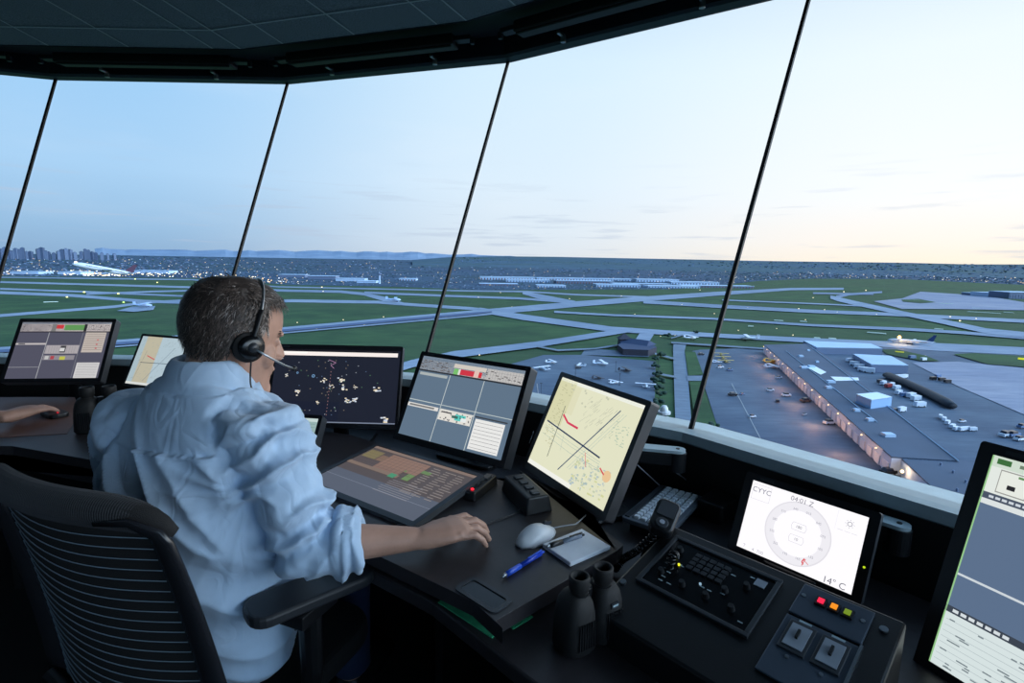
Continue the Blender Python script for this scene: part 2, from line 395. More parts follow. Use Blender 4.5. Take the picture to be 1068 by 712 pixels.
SL = (96,116,136); WT = (222,220,216); GRL = (190,192,190)
def c_strips(bg, hi, dark, kind):
    def f(b, w, h, mats):
        rects(b, [(0,0,1,1,bg)], w, h, mats)
        rects(b, [(0,0,1,.035,(150,160,172)),(0,.035,1,.17,hi),(0,.17,1,.19,dark,2)], w, h, mats)
        rnd = random.Random(kind)
        for x in range(40):
            u = x/40
            if .31 < u < .64: continue
            rects(b, [(u+.003,.045,u+.006,.16,(120,122,128),2)], w, h, mats)
        for r_ in (.07,.105,.135): rects(b, [(0,r_,.31,r_+.004,(130,130,134),2),(.66,r_,1,r_+.004,(130,130,134),2)], w, h, mats)
        return rnd
    return f
def scr_main(b, w, h, mats):
    rnd = c_strips(SL, (205,200,196), (50,54,60), 1)(b, w, h, mats)
    rects(b, [(.355,.10,.40,.17,(120,190,110),3),(.40,.10,.42,.17,WT,3),(.42,.10,.555,.165,(205,55,70),3),(.555,.07,.60,.17,(225,190,180),3),(.60,.10,.63,.165,(205,50,60),3),(.345,.04,.66,.09,(208,200,190),3),(.67,.04,.99,.165,(190,188,186),2)], w, h, mats)
    for u in (.332,.665): rects(b, [(u,.19,u+.006,1,(196,205,205),2)], w, h, mats)
    rects(b, [(0,.555,.33,.565,(190,200,200),2),(.34,.555,1,.563,(190,200,200),2),(.02,.205,.31,.24,(170,178,178),2),(0,.60,.32,.645,WT,2),(.02,.612,.28,.632,(120,120,120),3)], w, h, mats)
    rects(b, [(.34,.60,.665,.615,(215,215,210),3),(.34,.615,.655,.73,(226,222,214),2),(.50,.63,.60,.70,(90,200,190),3),(.56,.66,.61,.70,(230,235,235),4),(.36,.625,.46,.64,(60,60,66),3),(.47,.65,.53,.68,(60,110,100),4)], w, h, mats)
    rects(b, [(.68,.60,.97,.615,(60,64,70),2),(.69,.63,.955,.97,(232,232,230),2)], w, h, mats)
    for k in range(8): rects(b, [(.70,.665+k*.04,.945,.669+k*.04,(120,120,125),3)], w, h, mats)
    for k in range(70):
        u = rnd.random()*.98; v = .045+rnd.random()*.11
        if .31 < u < .64: continue
        rects(b, [(u,v,u+.01+rnd.random()*.02,v+.01,(90,84,84),4)], w, h, mats)
    for k in range(28):
        u = .35+rnd.random()*.29; v = .61+rnd.random()*.11
        rects(b, [(u,v,u+.012,v+.01,(80,80,86),5)], w, h, mats)
def scr_left(b, w, h, mats):
    rnd = c_strips((82,82,98), (196,186,184), (52,50,58), 2)(b, w, h, mats)
    rects(b, [(.39,.05,.47,.12,(200,60,64),3),(.48,.05,.70,.15,(96,150,88),3),(.34,.04,.39,.17,(120,120,120),3),(.70,.04,.73,.17,(40,40,44),4)], w, h, mats)
    rects(b, [(.325,.19,.332,1,(170,172,176),2),(.70,.19,.705,1,(130,132,140),2),(0,.38,.33,.41,(190,184,184),2),(.03,.385,.10,.405,(90,90,96),3),(0,.80,.33,.806,(170,172,176),2)], w, h, mats)
    rects(b, [(.735,.19,.965,.55,(190,180,172),2),(.34,.42,.70,.57,(170,164,168),2),(.50,.43,.56,.55,(60,60,64),3),(.50,.47,.55,.53,(210,210,210),4),(.34,.60,.68,.68,(140,136,144),2),(.42,.61,.46,.67,(170,70,80),3),(.52,.62,.58,.68,(190,190,80),3),(.36,.61,.40,.67,(190,190,190),3)], w, h, mats)
    rects(b, [(.725,.73,.975,1,(206,204,204),2)], w, h, mats)
    for k in range(9): rects(b, [(.74,.755+k*.026,.96,.759+k*.026,(120,120,125),3),(.745,.22+k*.035,.955,.226+k*.035,(130,110,110),3)], w, h, mats)
    for k in range(12): rects(b, [(.35+k*.028,.43,.352+k*.028,.56,(120,120,124),3)], w, h, mats)
    for k in range(60):
        u = rnd.random()*.97; v = .045+rnd.random()*.11
        if .33 < u < .74: continue
        rects(b, [(u,v,u+.012,v+.012,(90,80,84),4)], w, h, mats)
    for v in (.32,.40,.47): rects(b, [(.88,v,.90,v+.018,(190,60,70),5)], w, h, mats)
def scr_right(b, w, h, mats):
    rnd = random.Random(5)
    rects(b, [(0,0,1,1,(92,112,140)),(0,0,1,.05,(206,220,206),2),(0,.05,1,.17,(226,232,226),2),(0,.17,1,.20,(74,84,100),3),(0,.20,1,.225,(220,226,226),2),(0,0,.008,1,(150,200,140),3),(0,.565,1,.575,(206,214,220),2),(0,.72,1,.75,(60,68,80),3),(0,.75,1,1,(214,226,226),2)], w, h, mats)
    rects(b, [(.06,.055,.34,.16,(150,150,146),3),(.065,.06,.335,.155,(230,234,226),4),(.36,.055,.64,.16,(150,150,146),3),(.365,.06,.635,.155,(230,234,226),4)], w, h, mats)
    rects(b, [(.11,.115,.15,.135,(40,40,44),5),(.26,.12,.29,.14,(110,90,90),5),(.15,.065,.30,.075,(100,140,90),5),(.20,.06,.204,.155,(150,150,150),5),(.03,.01,.10,.035,(60,110,60),4),(.14,.015,.50,.03,(110,130,110),4)], w, h, mats)
    for k in range(8): rects(b, [(.04+k*.033,.180,.064+k*.033,.191,(206,214,222),4)], w, h, mats)
    for k in range(7): rects(b, [(.04+k*.042,.728,.070+k*.042,.742,(214,222,226),4)], w, h, mats)
    for k in range(4): rects(b, [(.50+k*.05,.727,.536+k*.05,.743,(226,230,232),4)], w, h, mats)
    for k in range(60):
        u = .03+rnd.random()*.9; v = .765+rnd.random()*.22
        rects(b, [(u,v,u+.02+rnd.random()*.05,v+.006,(120,132,138),4)], w, h, mats)
    for k in range(8): rects(b, [(.02,.78+k*.027,1,.782+k*.027,(170,182,186),3)], w, h, mats)
def scr_map(b, w, h, mats):
    rnd = random.Random(3)
    rects(b, [(0,0,1,1,(226,226,196)),(0,.0,1,.035,(236,238,226),2),(.005,.955,.60,1,(240,240,232),3)], w, h, mats)
    rects(b, [(0,.0,.22,.5,(214,212,172),2),(.22,.05,.30,.35,(222,220,186),2)], w, h, mats)
    ln = (60,72,86)
    segs(b, [(.04,.50),(.78,.60)], .0040, (36,54,84), w, h, mats, 6)
    segs(b, [(.80,.12),(.40,.90)], .0032, (50,74,106), w, h, mats, 6)
    segs(b, [(.19,.28),(.22,.84)], .0022, (70,80,80), w, h, mats, 6)
    segs(b, [(.21,.37),(.30,.43),(.44,.44)], .0060, (214,60,92), w, h, mats, 7)
    for o_ in (.05,.08,.14): segs(b, [(.04,.50+o_),(.45,.555+o_),(.80,.60+o_*.7)], .0008, (150,176,170), w, h, mats, 5)
    for o_ in (.04,.07): segs(b, [(.80+o_,.14),(.62+o_,.50),(.45+o_,.84)], .0008, (150,178,176), w, h, mats, 5)
    segs(b, [(.30,.52),(.34,.72)], .0008, (150,176,170), w, h, mats, 5)
    for k in range(60):      # streets of the map, laid obliquely
        u = .42+rnd.random()*.38; v = .12+rnd.random()*.30; L_ = .02+rnd.random()*.04
        segs(b, [(u,v),(u+L_*.6,v-L_*1.0)], .0012, (190,192,170), w, h, mats, 4)
    for k in range(70):
        u = .05+rnd.random()*.16; v = .06+rnd.random()*.68
        rects(b, [(u,v,u+.008+rnd.random()*.02,v+.007,(184,182,142),4)], w, h, mats)
    for k in range(120):
        u = .55+rnd.random()*.38; v = .66+rnd.random()*.28
        col = rnd.choice([(196,204,176),(176,192,196),(208,210,156),(168,186,184),(204,208,190)])
        rects(b, [(u,v,u+.008+rnd.random()*.022,v+.008+rnd.random()*.014,col,4)], w, h, mats)
    for k in range(40):
        u = .78+rnd.random()*.16; v = .22+rnd.random()*.2
        rects(b, [(u,v,u+.01+rnd.random()*.01,v+.008,(182,198,176),4)], w, h, mats)
    disc(b, .91, .72, .014, (232,196,150), w, h, mats, 6)
    segs(b, [(.62,.62),(.68,.74)], .002, (226,120,120), w, h, mats, 7)
    segs(b, [(.82,.68),(.88,.72)], .004, (214,80,90), w, h, mats, 7)
    for u, v in ((.34,.05),(.36,.07),(.46,.13),(.60,.04),(.62,.05),(.41,.2),(.36,.18),(.16,.04),(.2,.08)):
        rects(b, [(u,v,u+.02,v+.02,(196,198,174),4)], w, h, mats)
def scr_map2(b, w, h, mats):
    rnd = random.Random(9)
    rects(b, [(0,0,1,1,(168,188,196)),(.12,0,.45,1,(188,182,160),2),(.45,.0,1,1,(176,196,206),2),(0,.95,.6,1,(214,218,214),3)], w, h, mats)
    segs(b, [(.16,.55),(.82,.53)], .0022, (50,64,84), w, h, mats, 6)
    segs(b, [(.80,.2),(.35,.92)], .0016, (90,110,130), w, h, mats, 6)
    segs(b, [(.26,.40),(.45,.47)], .004, (200,80,90), w, h, mats, 7)
    segs(b, [(.22,.3),(.14,.9)], .0012, (90,100,110), w, h, mats, 6)
    for k in range(90):
        u = .05+rnd.random()*.9; v = .05+rnd.random()*.85; L_ = .03
        segs(b, [(u,v),(u+L_,v-L_)], .001, (140,158,160), w, h, mats, 4)
def scr_radar(b, w, h, mats):
    rnd = random.Random(4)
    rects(b, [(0,0,1,1,(30,34,48)),(.0,.03,.98,.085,((250,240,236),1.0),2),(.0,.0,.98,.03,(26,26,34),2),(0,.03,.25,.06,(255,250,246),3),(.02,.10,.06,.115,(200,206,214),3),(.03,.13,.06,.14,(200,206,214),3)], w, h, mats)
    rects(b, [(0,.72,.55,.985,(26,31,48),2),(0,.985,1,1,(120,130,150),3)], w, h, mats)
    for u, v, s_ in ((.40,.42,1),(.54,.40,1.3),(.47,.50,.8),(.56,.52,1.2),(.20,.58,1.1),(.82,.53,1.4),(.60,.68,1.2),(.66,.68,1.2),(.37,.72,.7),(.66,.50,.7),(.92,.92,1.6),(.10,.36,.7)):
        for k in range(9):
            du, dv = rnd.gauss(0,.011*s_), rnd.gauss(0,.014*s_)
            rects(b, [(u+du,v+dv,u+du+.012*s_,v+dv+.012*s_,rnd.choice([(240,234,220),(236,220,190),(200,210,226)]),3)], w, h, mats)
    for k in range(60):
        u = rnd.gauss(.47,.17); v = .12+rnd.random()*.8
        if not (.03 < u < .97): continue
        rects(b, [(u,v,u+.008,v+.010,rnd.choice([(150,156,164),(90,110,140),(130,120,106),(90,130,100)]),4)], w, h, mats)
    segs(b, [(.43,.14),(.49,.18),(.45,.22),(.48,.26)], .0012, (200,150,190), w, h, mats, 5)
    for k in range(14): rects(b, [(.455,.30+k*.045,.460,.315+k*.045,(150,110,110),4)], w, h, mats)
    disc(b, .32, .37, .006, (110,150,190), w, h, mats, 4, .003, 10); disc(b, .19, .33, .004, (110,150,190), w, h, mats, 4, .002, 10)
def scr_flat(b, w, h, mats):
    rnd = random.Random(8)
    rects(b, [(0,0,1,1,(80,72,72)),(0,.62,1,1,(84,90,104),2),(0,.0,1,.05,(128,110,100),3)], w, h, mats)
    rects(b, [(.02,.10,.16,.28,(122,112,78),4),(.17,.15,.24,.28,(124,100,84),4),(.24,.08,.62,.34,(136,108,94),4),(.0,.42,.52,.48,(124,106,94),4),(.24,.34,.50,.42,(130,104,92),4),(.56,.34,.62,.47,(104,134,82),5),(.62,.20,.70,.26,(100,126,78),5),(.44,.42,.50,.50,(70,140,104),5),(.50,.30,.52,.33,(100,126,78),5)], w, h, mats)
    for k in range(9): rects(b, [(.24+k*.042,.09,.243+k*.042,.41,(98,82,76),6)], w, h, mats)
    for k in range(6): rects(b, [(.02,.12+k*.055,.62,.124+k*.055,(98,82,76),6)], w, h, mats)
    for k in range(13):
        for j in range(3):
            u = .66+j*.11; L_ = .05+rnd.random()*.05
            rects(b, [(u,.10+k*.045,u+L_,.112+k*.045,(140,132,128),4)], w, h, mats)
    for k in range(8): rects(b, [(.48+rnd.random()*.04,.52+k*.035,.80,.528+k*.035,(134,132,138),4)], w, h, mats)
    rects(b, [(0,.76,1,.765,(130,138,156),4)], w, h, mats)
def scr_wx(b, w, h, mats):
    W_ = ((250,248,252),1.05); g = (186,184,192); dk = (112,112,124)
    rects(b, [(0,0,1,1,W_)], w, h, mats)
    segs(b, [(.02,.04),(.19,.04),(.19,.26),(.02,.26),(.02,.04)], .0006, (200,198,206), w, h, mats)
    text(b, 'CYYC', .105, .12, .016, (130,130,145), w, h, mats)
    text(b, '04:01 Z', .47, .075, .015, (140,138,150), w, h, mats)
    text(b, '14° C', .86, .95, .018, dk, w, h, mats)
    text(b, 'T', .07, .95, .010, g, w, h, mats)
    text(b, '4  700', .20, .96, .010, g, w, h, mats)
    rr = h*.43
    disc(b, .49, .52, rr, (228,226,232), w, h, mats, 3, rr*.96); disc(b, .49, .52, rr*.97, (240,238,244), w, h, mats, 2, rr*.72)
    for k in range(12):
        a = R(30*k+15); rr2 = rr*.76
        text(b, ('%03d' % (k*30+15)), .49+math.sin(a)*rr2/w, .52-math.cos(a)*rr2/h, .0070, (160,160,172), w, h, mats)
    for v, tx in ((.43,'180'),(.60,'10')):
        segs(b, [(.44,v-.05),(.55,v-.05),(.56,v),(.55,v+.05),(.44,v+.05),(.43,v),(.44,v-.05)], .0006, (190,188,196), w, h, mats)
        text(b, tx, .495, v, .0085, (130,130,140), w, h, mats)
    segs(b, [(.60,.80),(.585,.85),(.60,.88)], .0024, (220,80,90), w, h, mats, 5); segs(b, [(.60,.82),(.64,.86)], .0012, (220,80,90), w, h, mats, 5)
    segs(b, [(.61,.80),(.59,.90)], .0014, (220,90,90), w, h, mats, 5)
    disc(b, .875, .16, .0048, (150,150,160), w, h, mats, 3, .0036, 20)
    for k in range(8):
        a = 2*PI*k/8; segs(b, [(.875+math.sin(a)*.0065/w,.16-math.cos(a)*.0065/h),(.875+math.sin(a)*.0088/w,.16-math.cos(a)*.0088/h)], .0008, (150,150,160), w, h, mats)
    for k in range(3): rects(b, [(.79+k*.055,.265,.835+k*.055,.27,(210,208,214),2)], w, h, mats)
    segs(b, [(.77,.02),(.77,.28)], .0004, (220,220,226), w, h, mats)
def scr_small(b, w, h, mats):
    rects(b, [(0,0,1,1,(150,178,176)),(.0,0,1,.12,(196,214,212),2)], w, h, mats)
    for k in range(6): rects(b, [(.05,.2+k*.12,.95,.215+k*.12,(110,140,140),3)], w, h, mats)

monitor('monitor', 'black monitor showing blue-grey flight strip windows in front of controller', (-.166,1.639,-.456), -33.1, 27.7, .42, .278, scr_main, (.016,.015,.022), .075)
monitor('monitor', 'black monitor showing a cream airport map with crossing runways', (.186,1.326,-.453), -60.5, 25.4, .343, .265, scr_map, (.015,.014,.02), .05)
monitor('monitor', 'wide black radar monitor with white specks on dark blue', (-.629,1.826,-.451), -1.5, 22.6, .452, .262, scr_radar, (.008,.018,.016), .045)
monitor('touch_display', 'touch display lying nearly flat on desk with brown table grid', (-.311,1.322,-.577), -33.9, 83.6, .385, .239, scr_flat, (.014,.014,.018), .022, base_z=.742, stand=None)
monitor('monitor', 'small black weather display glowing white with wind dial and CYYC', (.629,1.065,-.572), -49.3, 21.9, .235, .156, scr_wx, (.019,.016,.012), .03, led=((170,200,30),-.018))
monitor('monitor', 'black monitor at far left showing grey flight strips', (-1.904,2.177,-.4016), 7.5, 31.3, .350, .255, scr_left, (.014,.016,.016), .06)
monitor('monitor', 'slim monitor with grey-blue airport map left of controller head', (-1.49,2.162,-.442), -17.6, 27.2, .254, .2115, scr_map2, (.010,.010,.010), .04)
monitor('monitor', 'tall black monitor cropped by the right edge of the frame', (.805,.690,-.475), -66, 16, .26, .36, scr_right, (.020,.018,.02), .05)
monitor('monitor', 'dark monitor edge cropped by the left edge of the frame', (-2.60,2.12,-.39), 20, 25, .35, .26, scr_left, (.016,.016,.016), .07)
monitor('small_display', 'small black desk display with pale green screen behind sleeve', (-.685,1.60,-.545), -8, 35, .14, .09, scr_small, (.012,.012,.01), .06, base_z=.742, mark=False)

# flat light plates of the monitor arms behind the screens
def arm(label, tip, rz, L_):
    t = thing('monitor_arm', label, 'bracket', (tip.x, tip.y, .68+tip.z-.84), rz)
    b = MB(); b.prism([(x-L_/2+.02,y) for x,y in rounded(L_,.04,.0198,8)], .155, .163); b.build('top_plate', SILL, t)
    b = MB(); b.cyl((0,0,.1635), .005, .003); b.build('screw', BLACK, t)
    b = MB(); b.cyl((0,0,.128), .0235, .052); b.build('collar', BLACK, t)
    b = MB(); b.cyl((-L_*.75,0,.066), .016, .13); b.build('post', BLACK, t)
    b = MB(); b.box((-L_/2,0,.135), (L_,.034,.036)); b.build('arm_body', BLACK, t, bevel=.006)
arm('light topped monitor arm behind the cream map monitor', at(707,469,.84), R(-12), .20)
arm('light topped monitor arm behind the weather display', at(938,547,.82), R(-49), .11)

# ------------------------------------------------------------------ keyboard
kc = [at(x,y,.722) for x,y in ((690,503),(731,519),(702,552),(648,536))]
kx = ((kc[1]-kc[0])+(kc[2]-kc[3]))/2; ky = ((kc[0]-kc[3])+(kc[1]-kc[2]))/2
kcen = sum(kc, Vector())/4
# long axis runs along ky here
kang = math.atan2(ky.y, ky.x)-PI/2
KL, KW = .25, .125
t = thing('keyboard', 'compact light grey keyboard between map monitor and weather display', 'keyboard', (kcen.x, kcen.y, .706), kang+PI/2)
b = MB(); b.prism(rounded(KL,KW,.008), 0, .012); b.build('case', mat('keyboard case grey', (84,92,102), .5), t, bevel=.002)
b = MB(); b.prism(rounded(KL-.03,KW-.03,.008), -.0255, 0); b.build('riser', BLACK, t)
b = MB(); b.box((0,KW/2-.012,.0135), (KL-.02,.012,.003)); b.build('top_bar', DGREY, t)
KEY = mat('key cap', (226,232,240), .5)
kn = 0
for r_ in range(5):
    nk = 13
    for k in range(nk):
        kn += 1
        b = MB()
        x = -KL/2+.012+(k+.5)*(KL-.024)/nk; y = -KW/2+.010+(r_+.5)*(KW-.034)/5
        b.taper((x,y,.012), ((KL-.024)/nk-.0046,.0135,.006), ((KL-.024)/nk-.007,.0115)); b.build('key', KEY, t)

# ------------------------------------------------------------------ mouse, notepad, pens, key box, headset amplifier
mp = at(559,561,.745)
t = thing('computer_mouse', 'white computer mouse beside the notepad', 'mouse', (mp.x, mp.y, .742), R(-48))
b = MB(); rings = []
for i in range(13):
    f = i/12; y = -.052+.104*f; w_ = .029*math.sin(PI*min(max(f,.03),.97))**.42; hh = .034*math.sin(PI*(.12+.80*f))**.8*(1.0 if f < .5 else 1-.25*(f-.5)) 
    rings.append([Vector((w_*math.cos(2*PI*k/20), y, .001+max(0, hh*math.sin(2*PI*k/20)) if math.sin(2*PI*k/20) > 0 else .001)) for k in range(20)])
b.loft(rings); b.build('shell', WHITEP, t, smooth=True)
b = MB(); b.cyl((0,.028,.026), .008, .005, (1,0,0), 16); b.build('scroll_wheel', DGREY, t)
b = MB(); b.box((0,.030,.0245), (.0012,.034,.008)); b.build('button_gap', DGREY, t)
b = MB(); p0 = (0,.05,.008)
mw = Matrix.Rotation(R(48),3,'Z')
tgt = mw@(Vector(at(611,538,.744))-Vector((mp.x,mp.y,.742)))
pts_ = []
for i in range(17):
    f = i/16; p = Vector(p0).lerp(Vector((tgt.x,tgt.y,.003)), f); p += Vector((.016*math.sin(PI*f),.010*math.sin(2*PI*f),0)); p.z = .003+.006*(1-f)
    pts_.append(p)
b.tube(pts_, .0016, 6); b.build('cable', LGREY, t, smooth=True)
pc = [at(x,y,.745) for x,y in ((567,569),(608,553),(637,573),(592,589))]
cen = sum(pc, Vector())/4; ang = math.atan2((pc[1]-pc[0]).y,(pc[1]-pc[0]).x)
t = thing('notepad', 'white square notepad under a clear pen', 'notepad', (cen.x,cen.y,.7422), ang)
wn, hn = ((pc[1]-pc[0]).length+(pc[2]-pc[3]).length)/2, ((pc[3]-pc[0]).length+(pc[2]-pc[1]).length)/2
b = MB(); b.box((0,0,.004), (wn,hn,.008)); b.build('pages', PAPER, t, bevel=.001)
b = MB(); b.box((0,0,.0083), (wn*.98,hn*.98,.0004)); b.build('top_sheet', mat('top sheet', (236,240,250), .7), t)
def pen(label, p, q, z, body, cap):
    p, q = Vector((p.x,p.y,z)), Vector((q.x,q.y,z)); d = q-p
    t = thing('ballpoint_pen', label, 'pen', p, math.atan2(d.y,d.x)); L_ = d.length
    b = MB(); b.tube([(0,0,0),(L_*.10,0,0)], [.0012,.0048], 12); b.build('tip', METAL, t, smooth=True)
    b = MB(); b.tube([(L_*.10,0,0),(L_*.2,0,0),(L_*.42,0,0)], [.0052,.0058,.0054], 12); b.build('grip', cap, t, smooth=True)
    b = MB(); b.tube([(L_*.42,0,0),(L_*.92,0,0)], .005, 12); b.build('barrel', body, t, smooth=True)
    b = MB(); b.box((L_*.78,0,.0062), (L_*.34,.003,.0018)); b.build('clip', cap, t)
    b = MB(); b.tube([(L_*.92,0,0),(L_,0,0)], [.003,.0026], 10); b.build('button', cap, t, smooth=True)
BLUE = mat('blue plastic', (24,64,190), .3); BLUE2 = mat('bright blue plastic', (40,90,215), .3)
pen('blue ballpoint pen lying on the bare worktop', at(523,602,.748), at(567,575,.748), .748, BLUE, BLUE2)
pen('clear grey ballpoint pen lying across the notepad', at(569,571,.755), at(609,558,.755), .7565, mat('clear grey plastic', (120,130,145), .25), BLACK)
# box with four buttons
kb = [at(x,y,.785) for x,y in ((529,497),(545,491),(569,514),(554,521))]
cen = sum(kb,Vector())/4; ang = math.atan2((kb[3]-kb[0]).y,(kb[3]-kb[0]).x)
t = thing('button_box', 'small black box with four buttons below the monitors', 'control box', (cen.x,cen.y,.742), ang)
Lb, Wb = (kb[3]-kb[0]).length, (kb[1]-kb[0]).length
b = MB(); b.taper((0,0,0), (Lb+.012,Wb+.015,.042), (Lb,Wb)); b.build('case', BLACK, t, bevel=.004)
for k in range(4):
    b = MB(); b.box((-Lb/2+Lb*(.16+.225*k),0,.044), (.018,.022,.006)); b.build('button', DGREY, t, bevel=.002)
b = MB(); b.tube([Vector((Lb/2*.6+.05*f, -Wb/2-.01-.12*f+.02*math.sin(6*f), .003)) for f in [i/12 for i in range(13)]], .0016, 6); b.build('cable', BLACK, t, smooth=True)
# slim control strip with red light
sp_ = [at(x,y,.765) for x,y in ((482,512),(507,492),(520,495),(496,516))]
cen = sum(sp_,Vector())/4; dd = sp_[1]-sp_[0]; ang = math.atan2(dd.y,dd.x)
t = thing('headset_switch', 'slim black headset switch with a red light beside the touch display', 'switch', (cen.x,cen.y,.742), ang)
b = MB(); b.taper((0,0,0), (dd.length,.036,.024), (dd.length*.94,.028)); b.build('case', BLACK, t, bevel=.004)
b = MB(); b.cyl((-dd.length*.36,0,.025), .004, .004, n=12); b.build('red_light', glow((255,30,50),2.0), t)
b = MB(); b.box((dd.length*.25,0,.026), (.03,.018,.005)); b.build('rocker', DGREY, t, bevel=.002)
for k in range(3):
    b = MB(); b.cyl((-dd.length*.15+k*.02,0,.0255), .0035, .004, n=10); b.build('knob', DGREY, t)

# ------------------------------------------------------------------ binoculars
def binoculars(label, loc, rz, rx=0, s=1.0):
    t = thing('binoculars', label, 'binoculars', loc, rz)
    t.rotation_euler = (rx,0,rz); t.scale = (s,s,s)
    for sx in (-1,1):
        x = sx*.036
        b = MB(); rings = []
        prof = [(0,.036,.036,0),(.006,.040,.040,0),(.05,.038,.040,0),(.082,.035,.038,-.003),(.100,.031,.034,-.006),(.114,.023,.026,-.008),(.119,.012,.015,-.008)]
        for z,a_,c_,sh in prof:
            rings.append([Vector((x+sx*sh*-.0+ (a_*(abs(math.cos(q))**.75)*(1 if math.cos(q)>0 else -1)), c_*(abs(math.sin(q))**.75)*(1 if math.sin(q)>0 else -1), z)) for q in [2*PI*k/28 for k in range(28)]])
        b.loft(rings); body = b.build('barrel', RUBBER, t, smooth=True)
        b = MB()
        for k in range(7): b.box((x+(-.018+.006*k),-.0405,.045), (.0022,.003,.055))
        b.build('grip_ribs', BLACK, body)
        ex = sx*.031
        b = MB(); b.tube([(ex,-.004,.112),(ex,-.004,.118)], .0195, 24); b.build('focus_ring', BLACK, t)
        b = MB(); n = 28
        rg = lambda r_, z_: [Vector((ex+r_*math.cos(2*PI*k/n), -.004+r_*math.sin(2*PI*k/n), z_)) for k in range(n)]
        b.loft([rg(.0175,.112),(rg(.0175,.122)),(rg(.0205,.126)),(rg(.021,.150)),(rg(.0195,.153)),(rg(.016,.152)),(rg(.0125,.143)),(rg(.012,.138))], cap=False); b.build('eyecup', RUBBER, t, smooth=True)
        b = MB(); b.add(rg(.0122,.139), [tuple(range(n))]); b.build('eyepiece_lens', mat('coated lens', (20,26,40), .05, coat=1), t)
        b = MB(); b.tube([(x,0,-.004),(x,0,.003)], .028, 24); b.build('objective_rim', BLACK, t)
    b = MB(); b.cyl((0,.006,.075), .010, .08); b.box((0,.0,.06), (.03,.022,.05)); b.build('hinge', BLACK, t, bevel=.003)
    b = MB(); b.box((.036,-.0385,.085), (.020,.002,.012)); b.box((.036,-.0396,.085), (.014,.001,.004), mi=1); b.build('badge', [DGREY,SILL], t)
    return t
bb = at(610,672,.68)
binoculars('black rubber binoculars standing upright on the lower desk', (bb.x+.006, bb.y+.012, .683), R(32), R(0), .86)
lb = at(100,452,.742)
binoculars('black binoculars on the desk left of the controller', (lb.x, lb.y+.03, .746), R(20), R(0), 1.0)

# ------------------------------------------------------------------ radio console
TL, TR = at(700,547,.80), at(946,649,.80)
uu = (TR-TL); LC = uu.length; uang = math.atan2(uu.y, uu.x)
DC = .265; ZB, ZF = .80-.68, .055
t = thing('radio_console', 'sloping black radio console with switches and coloured lamps', 'radio console', (TL.x, TL.y, .68), uang)
def cp_(s_, d, h=0):       # point on the sloping face: s along, d from the back edge toward the user, h above the face
    sl = math.atan2(ZB-ZF, DC); return Vector((s_, -d*math.cos(sl)-h*math.sin(sl), ZB-d*math.sin(sl)+h*math.cos(sl)))
SLA = math.atan2(ZB-ZF, DC); DL = DC/math.cos(SLA)
CM = Matrix.Rotation(SLA, 3, 'X')
b = MB()
b.add([(0,0,0),(LC,0,0),(LC,-DC,0),(0,-DC,0),(0,0,ZB),(LC,0,ZB),(LC,-DC,ZF),(0,-DC,ZF)], [(0,1,2,3),(4,7,6,5),(0,4,5,1),(1,5,6,2),(2,6,7,3),(3,7,4,0)])
co = b.build('case', BLACK, t, bevel=.004)
def cbox(b, s0, s1, d0, d1, h0, h1, mi=0):
    b.box(cp_((s0+s1)/2,(d0+d1)/2,(h0+h1)/2), (s1-s0,d1-d0,h1-h0), CM, mi)
b = MB(); s0, s1, d0, d1 = .035,.225,.035,.165
for a_ in ((s0-.008,s1+.008,d0-.008,d0),(s0-.008,s1+.008,d1,d1+.008),(s0-.008,s0,d0,d1),(s1,s1+.008,d0,d1)): cbox(b, *a_, .0005, .006)
b.build('panel_frame', DGREY, t, bevel=.001)
b = MB(); cbox(b, s0, s1, d0, d1, .0005, .0025); pn = b.build('radio_panel', BLACKG, t)
rn = random.Random(12)
for i in range(5):
    for j in range(4):
        b = MB(); cbox(b, .085+i*.014, .096+i*.014, .05+j*.012, .059+j*.012, .0025, .006); b.build('push_button', mat('dark key', (32,35,40), .4), pn)
for s_, d in ((.055,.06),(.055,.13),(.10,.135),(.145,.135),(.19,.135),(.19,.075),(.165,.105)):
    b = MB(); b.tube([cp_(s_,d,.0025), cp_(s_,d,.012)], [.0065,.005], 16); b.build('knob', BLACK, pn)
for s_, d, c_ in ((.072,.095,(230,230,40)),(.125,.115,(120,150,170))):
    b = MB(); b.cyl(cp_(s_,d,.004), .0022, .003, CM@Vector((0,0,1)), 10); b.build('indicator_light', glow(c_,1.4), pn)
b = MB(); cbox(b,.196,.214,.045,.062,.0025,.004); b.build('data_label', LGREY, pn)
for i in range(16):
    b = MB(); s_ = .05+rn.random()*.16; d = .045+rn.random()*.11; cbox(b, s_, s_+.008, d, d+.002, .0025, .0032); b.build('lettering', SILL, pn)
# lamp panel
lp0, lp1 = .262, .365
PAN = mat('grey instrument panel', (74,84,98), .35, metal=.3)
b = MB(); cbox(b, lp0, lp1, .012, .085, .0005, .005); lpn = b.build('lamp_panel', PAN, t, bevel=.0015)
b = MB(); cbox(b, lp0, lp1, .090, .215, .0005, .004); rpn = b.build('switch_panel', PAN, t, bevel=.0015)
b = MB(); cbox(b, lp1-.001, lp1+.003, .088, .215, .0005, .007); b.build('edge_rail', METAL, t)
for k, (c_, nm) in enumerate((((255,40,80),'red_lamp'),((255,150,30),'orange_lamp'),((130,160,40),'green_lamp'))):
    s_ = lp0+.034+k*.019
    b = MB(); cbox(b, s_-.0080, s_+.0080, .031, .049, .005, .009); b.build('lamp_bezel', BLACK, lpn)
    b = MB(); cbox(b, s_-.0045, s_+.0045, .035, .045, .009, .011); b.build(nm, glow(c_, 1.0 if k < 2 else .75), lpn)
for s_ in (lp0+.008, lp1-.010):
    b = MB(); b.cyl(cp_(s_,.040,.0055), .0035, .002, CM@Vector((0,0,1)), 12); b.build('screw', METAL, lpn)
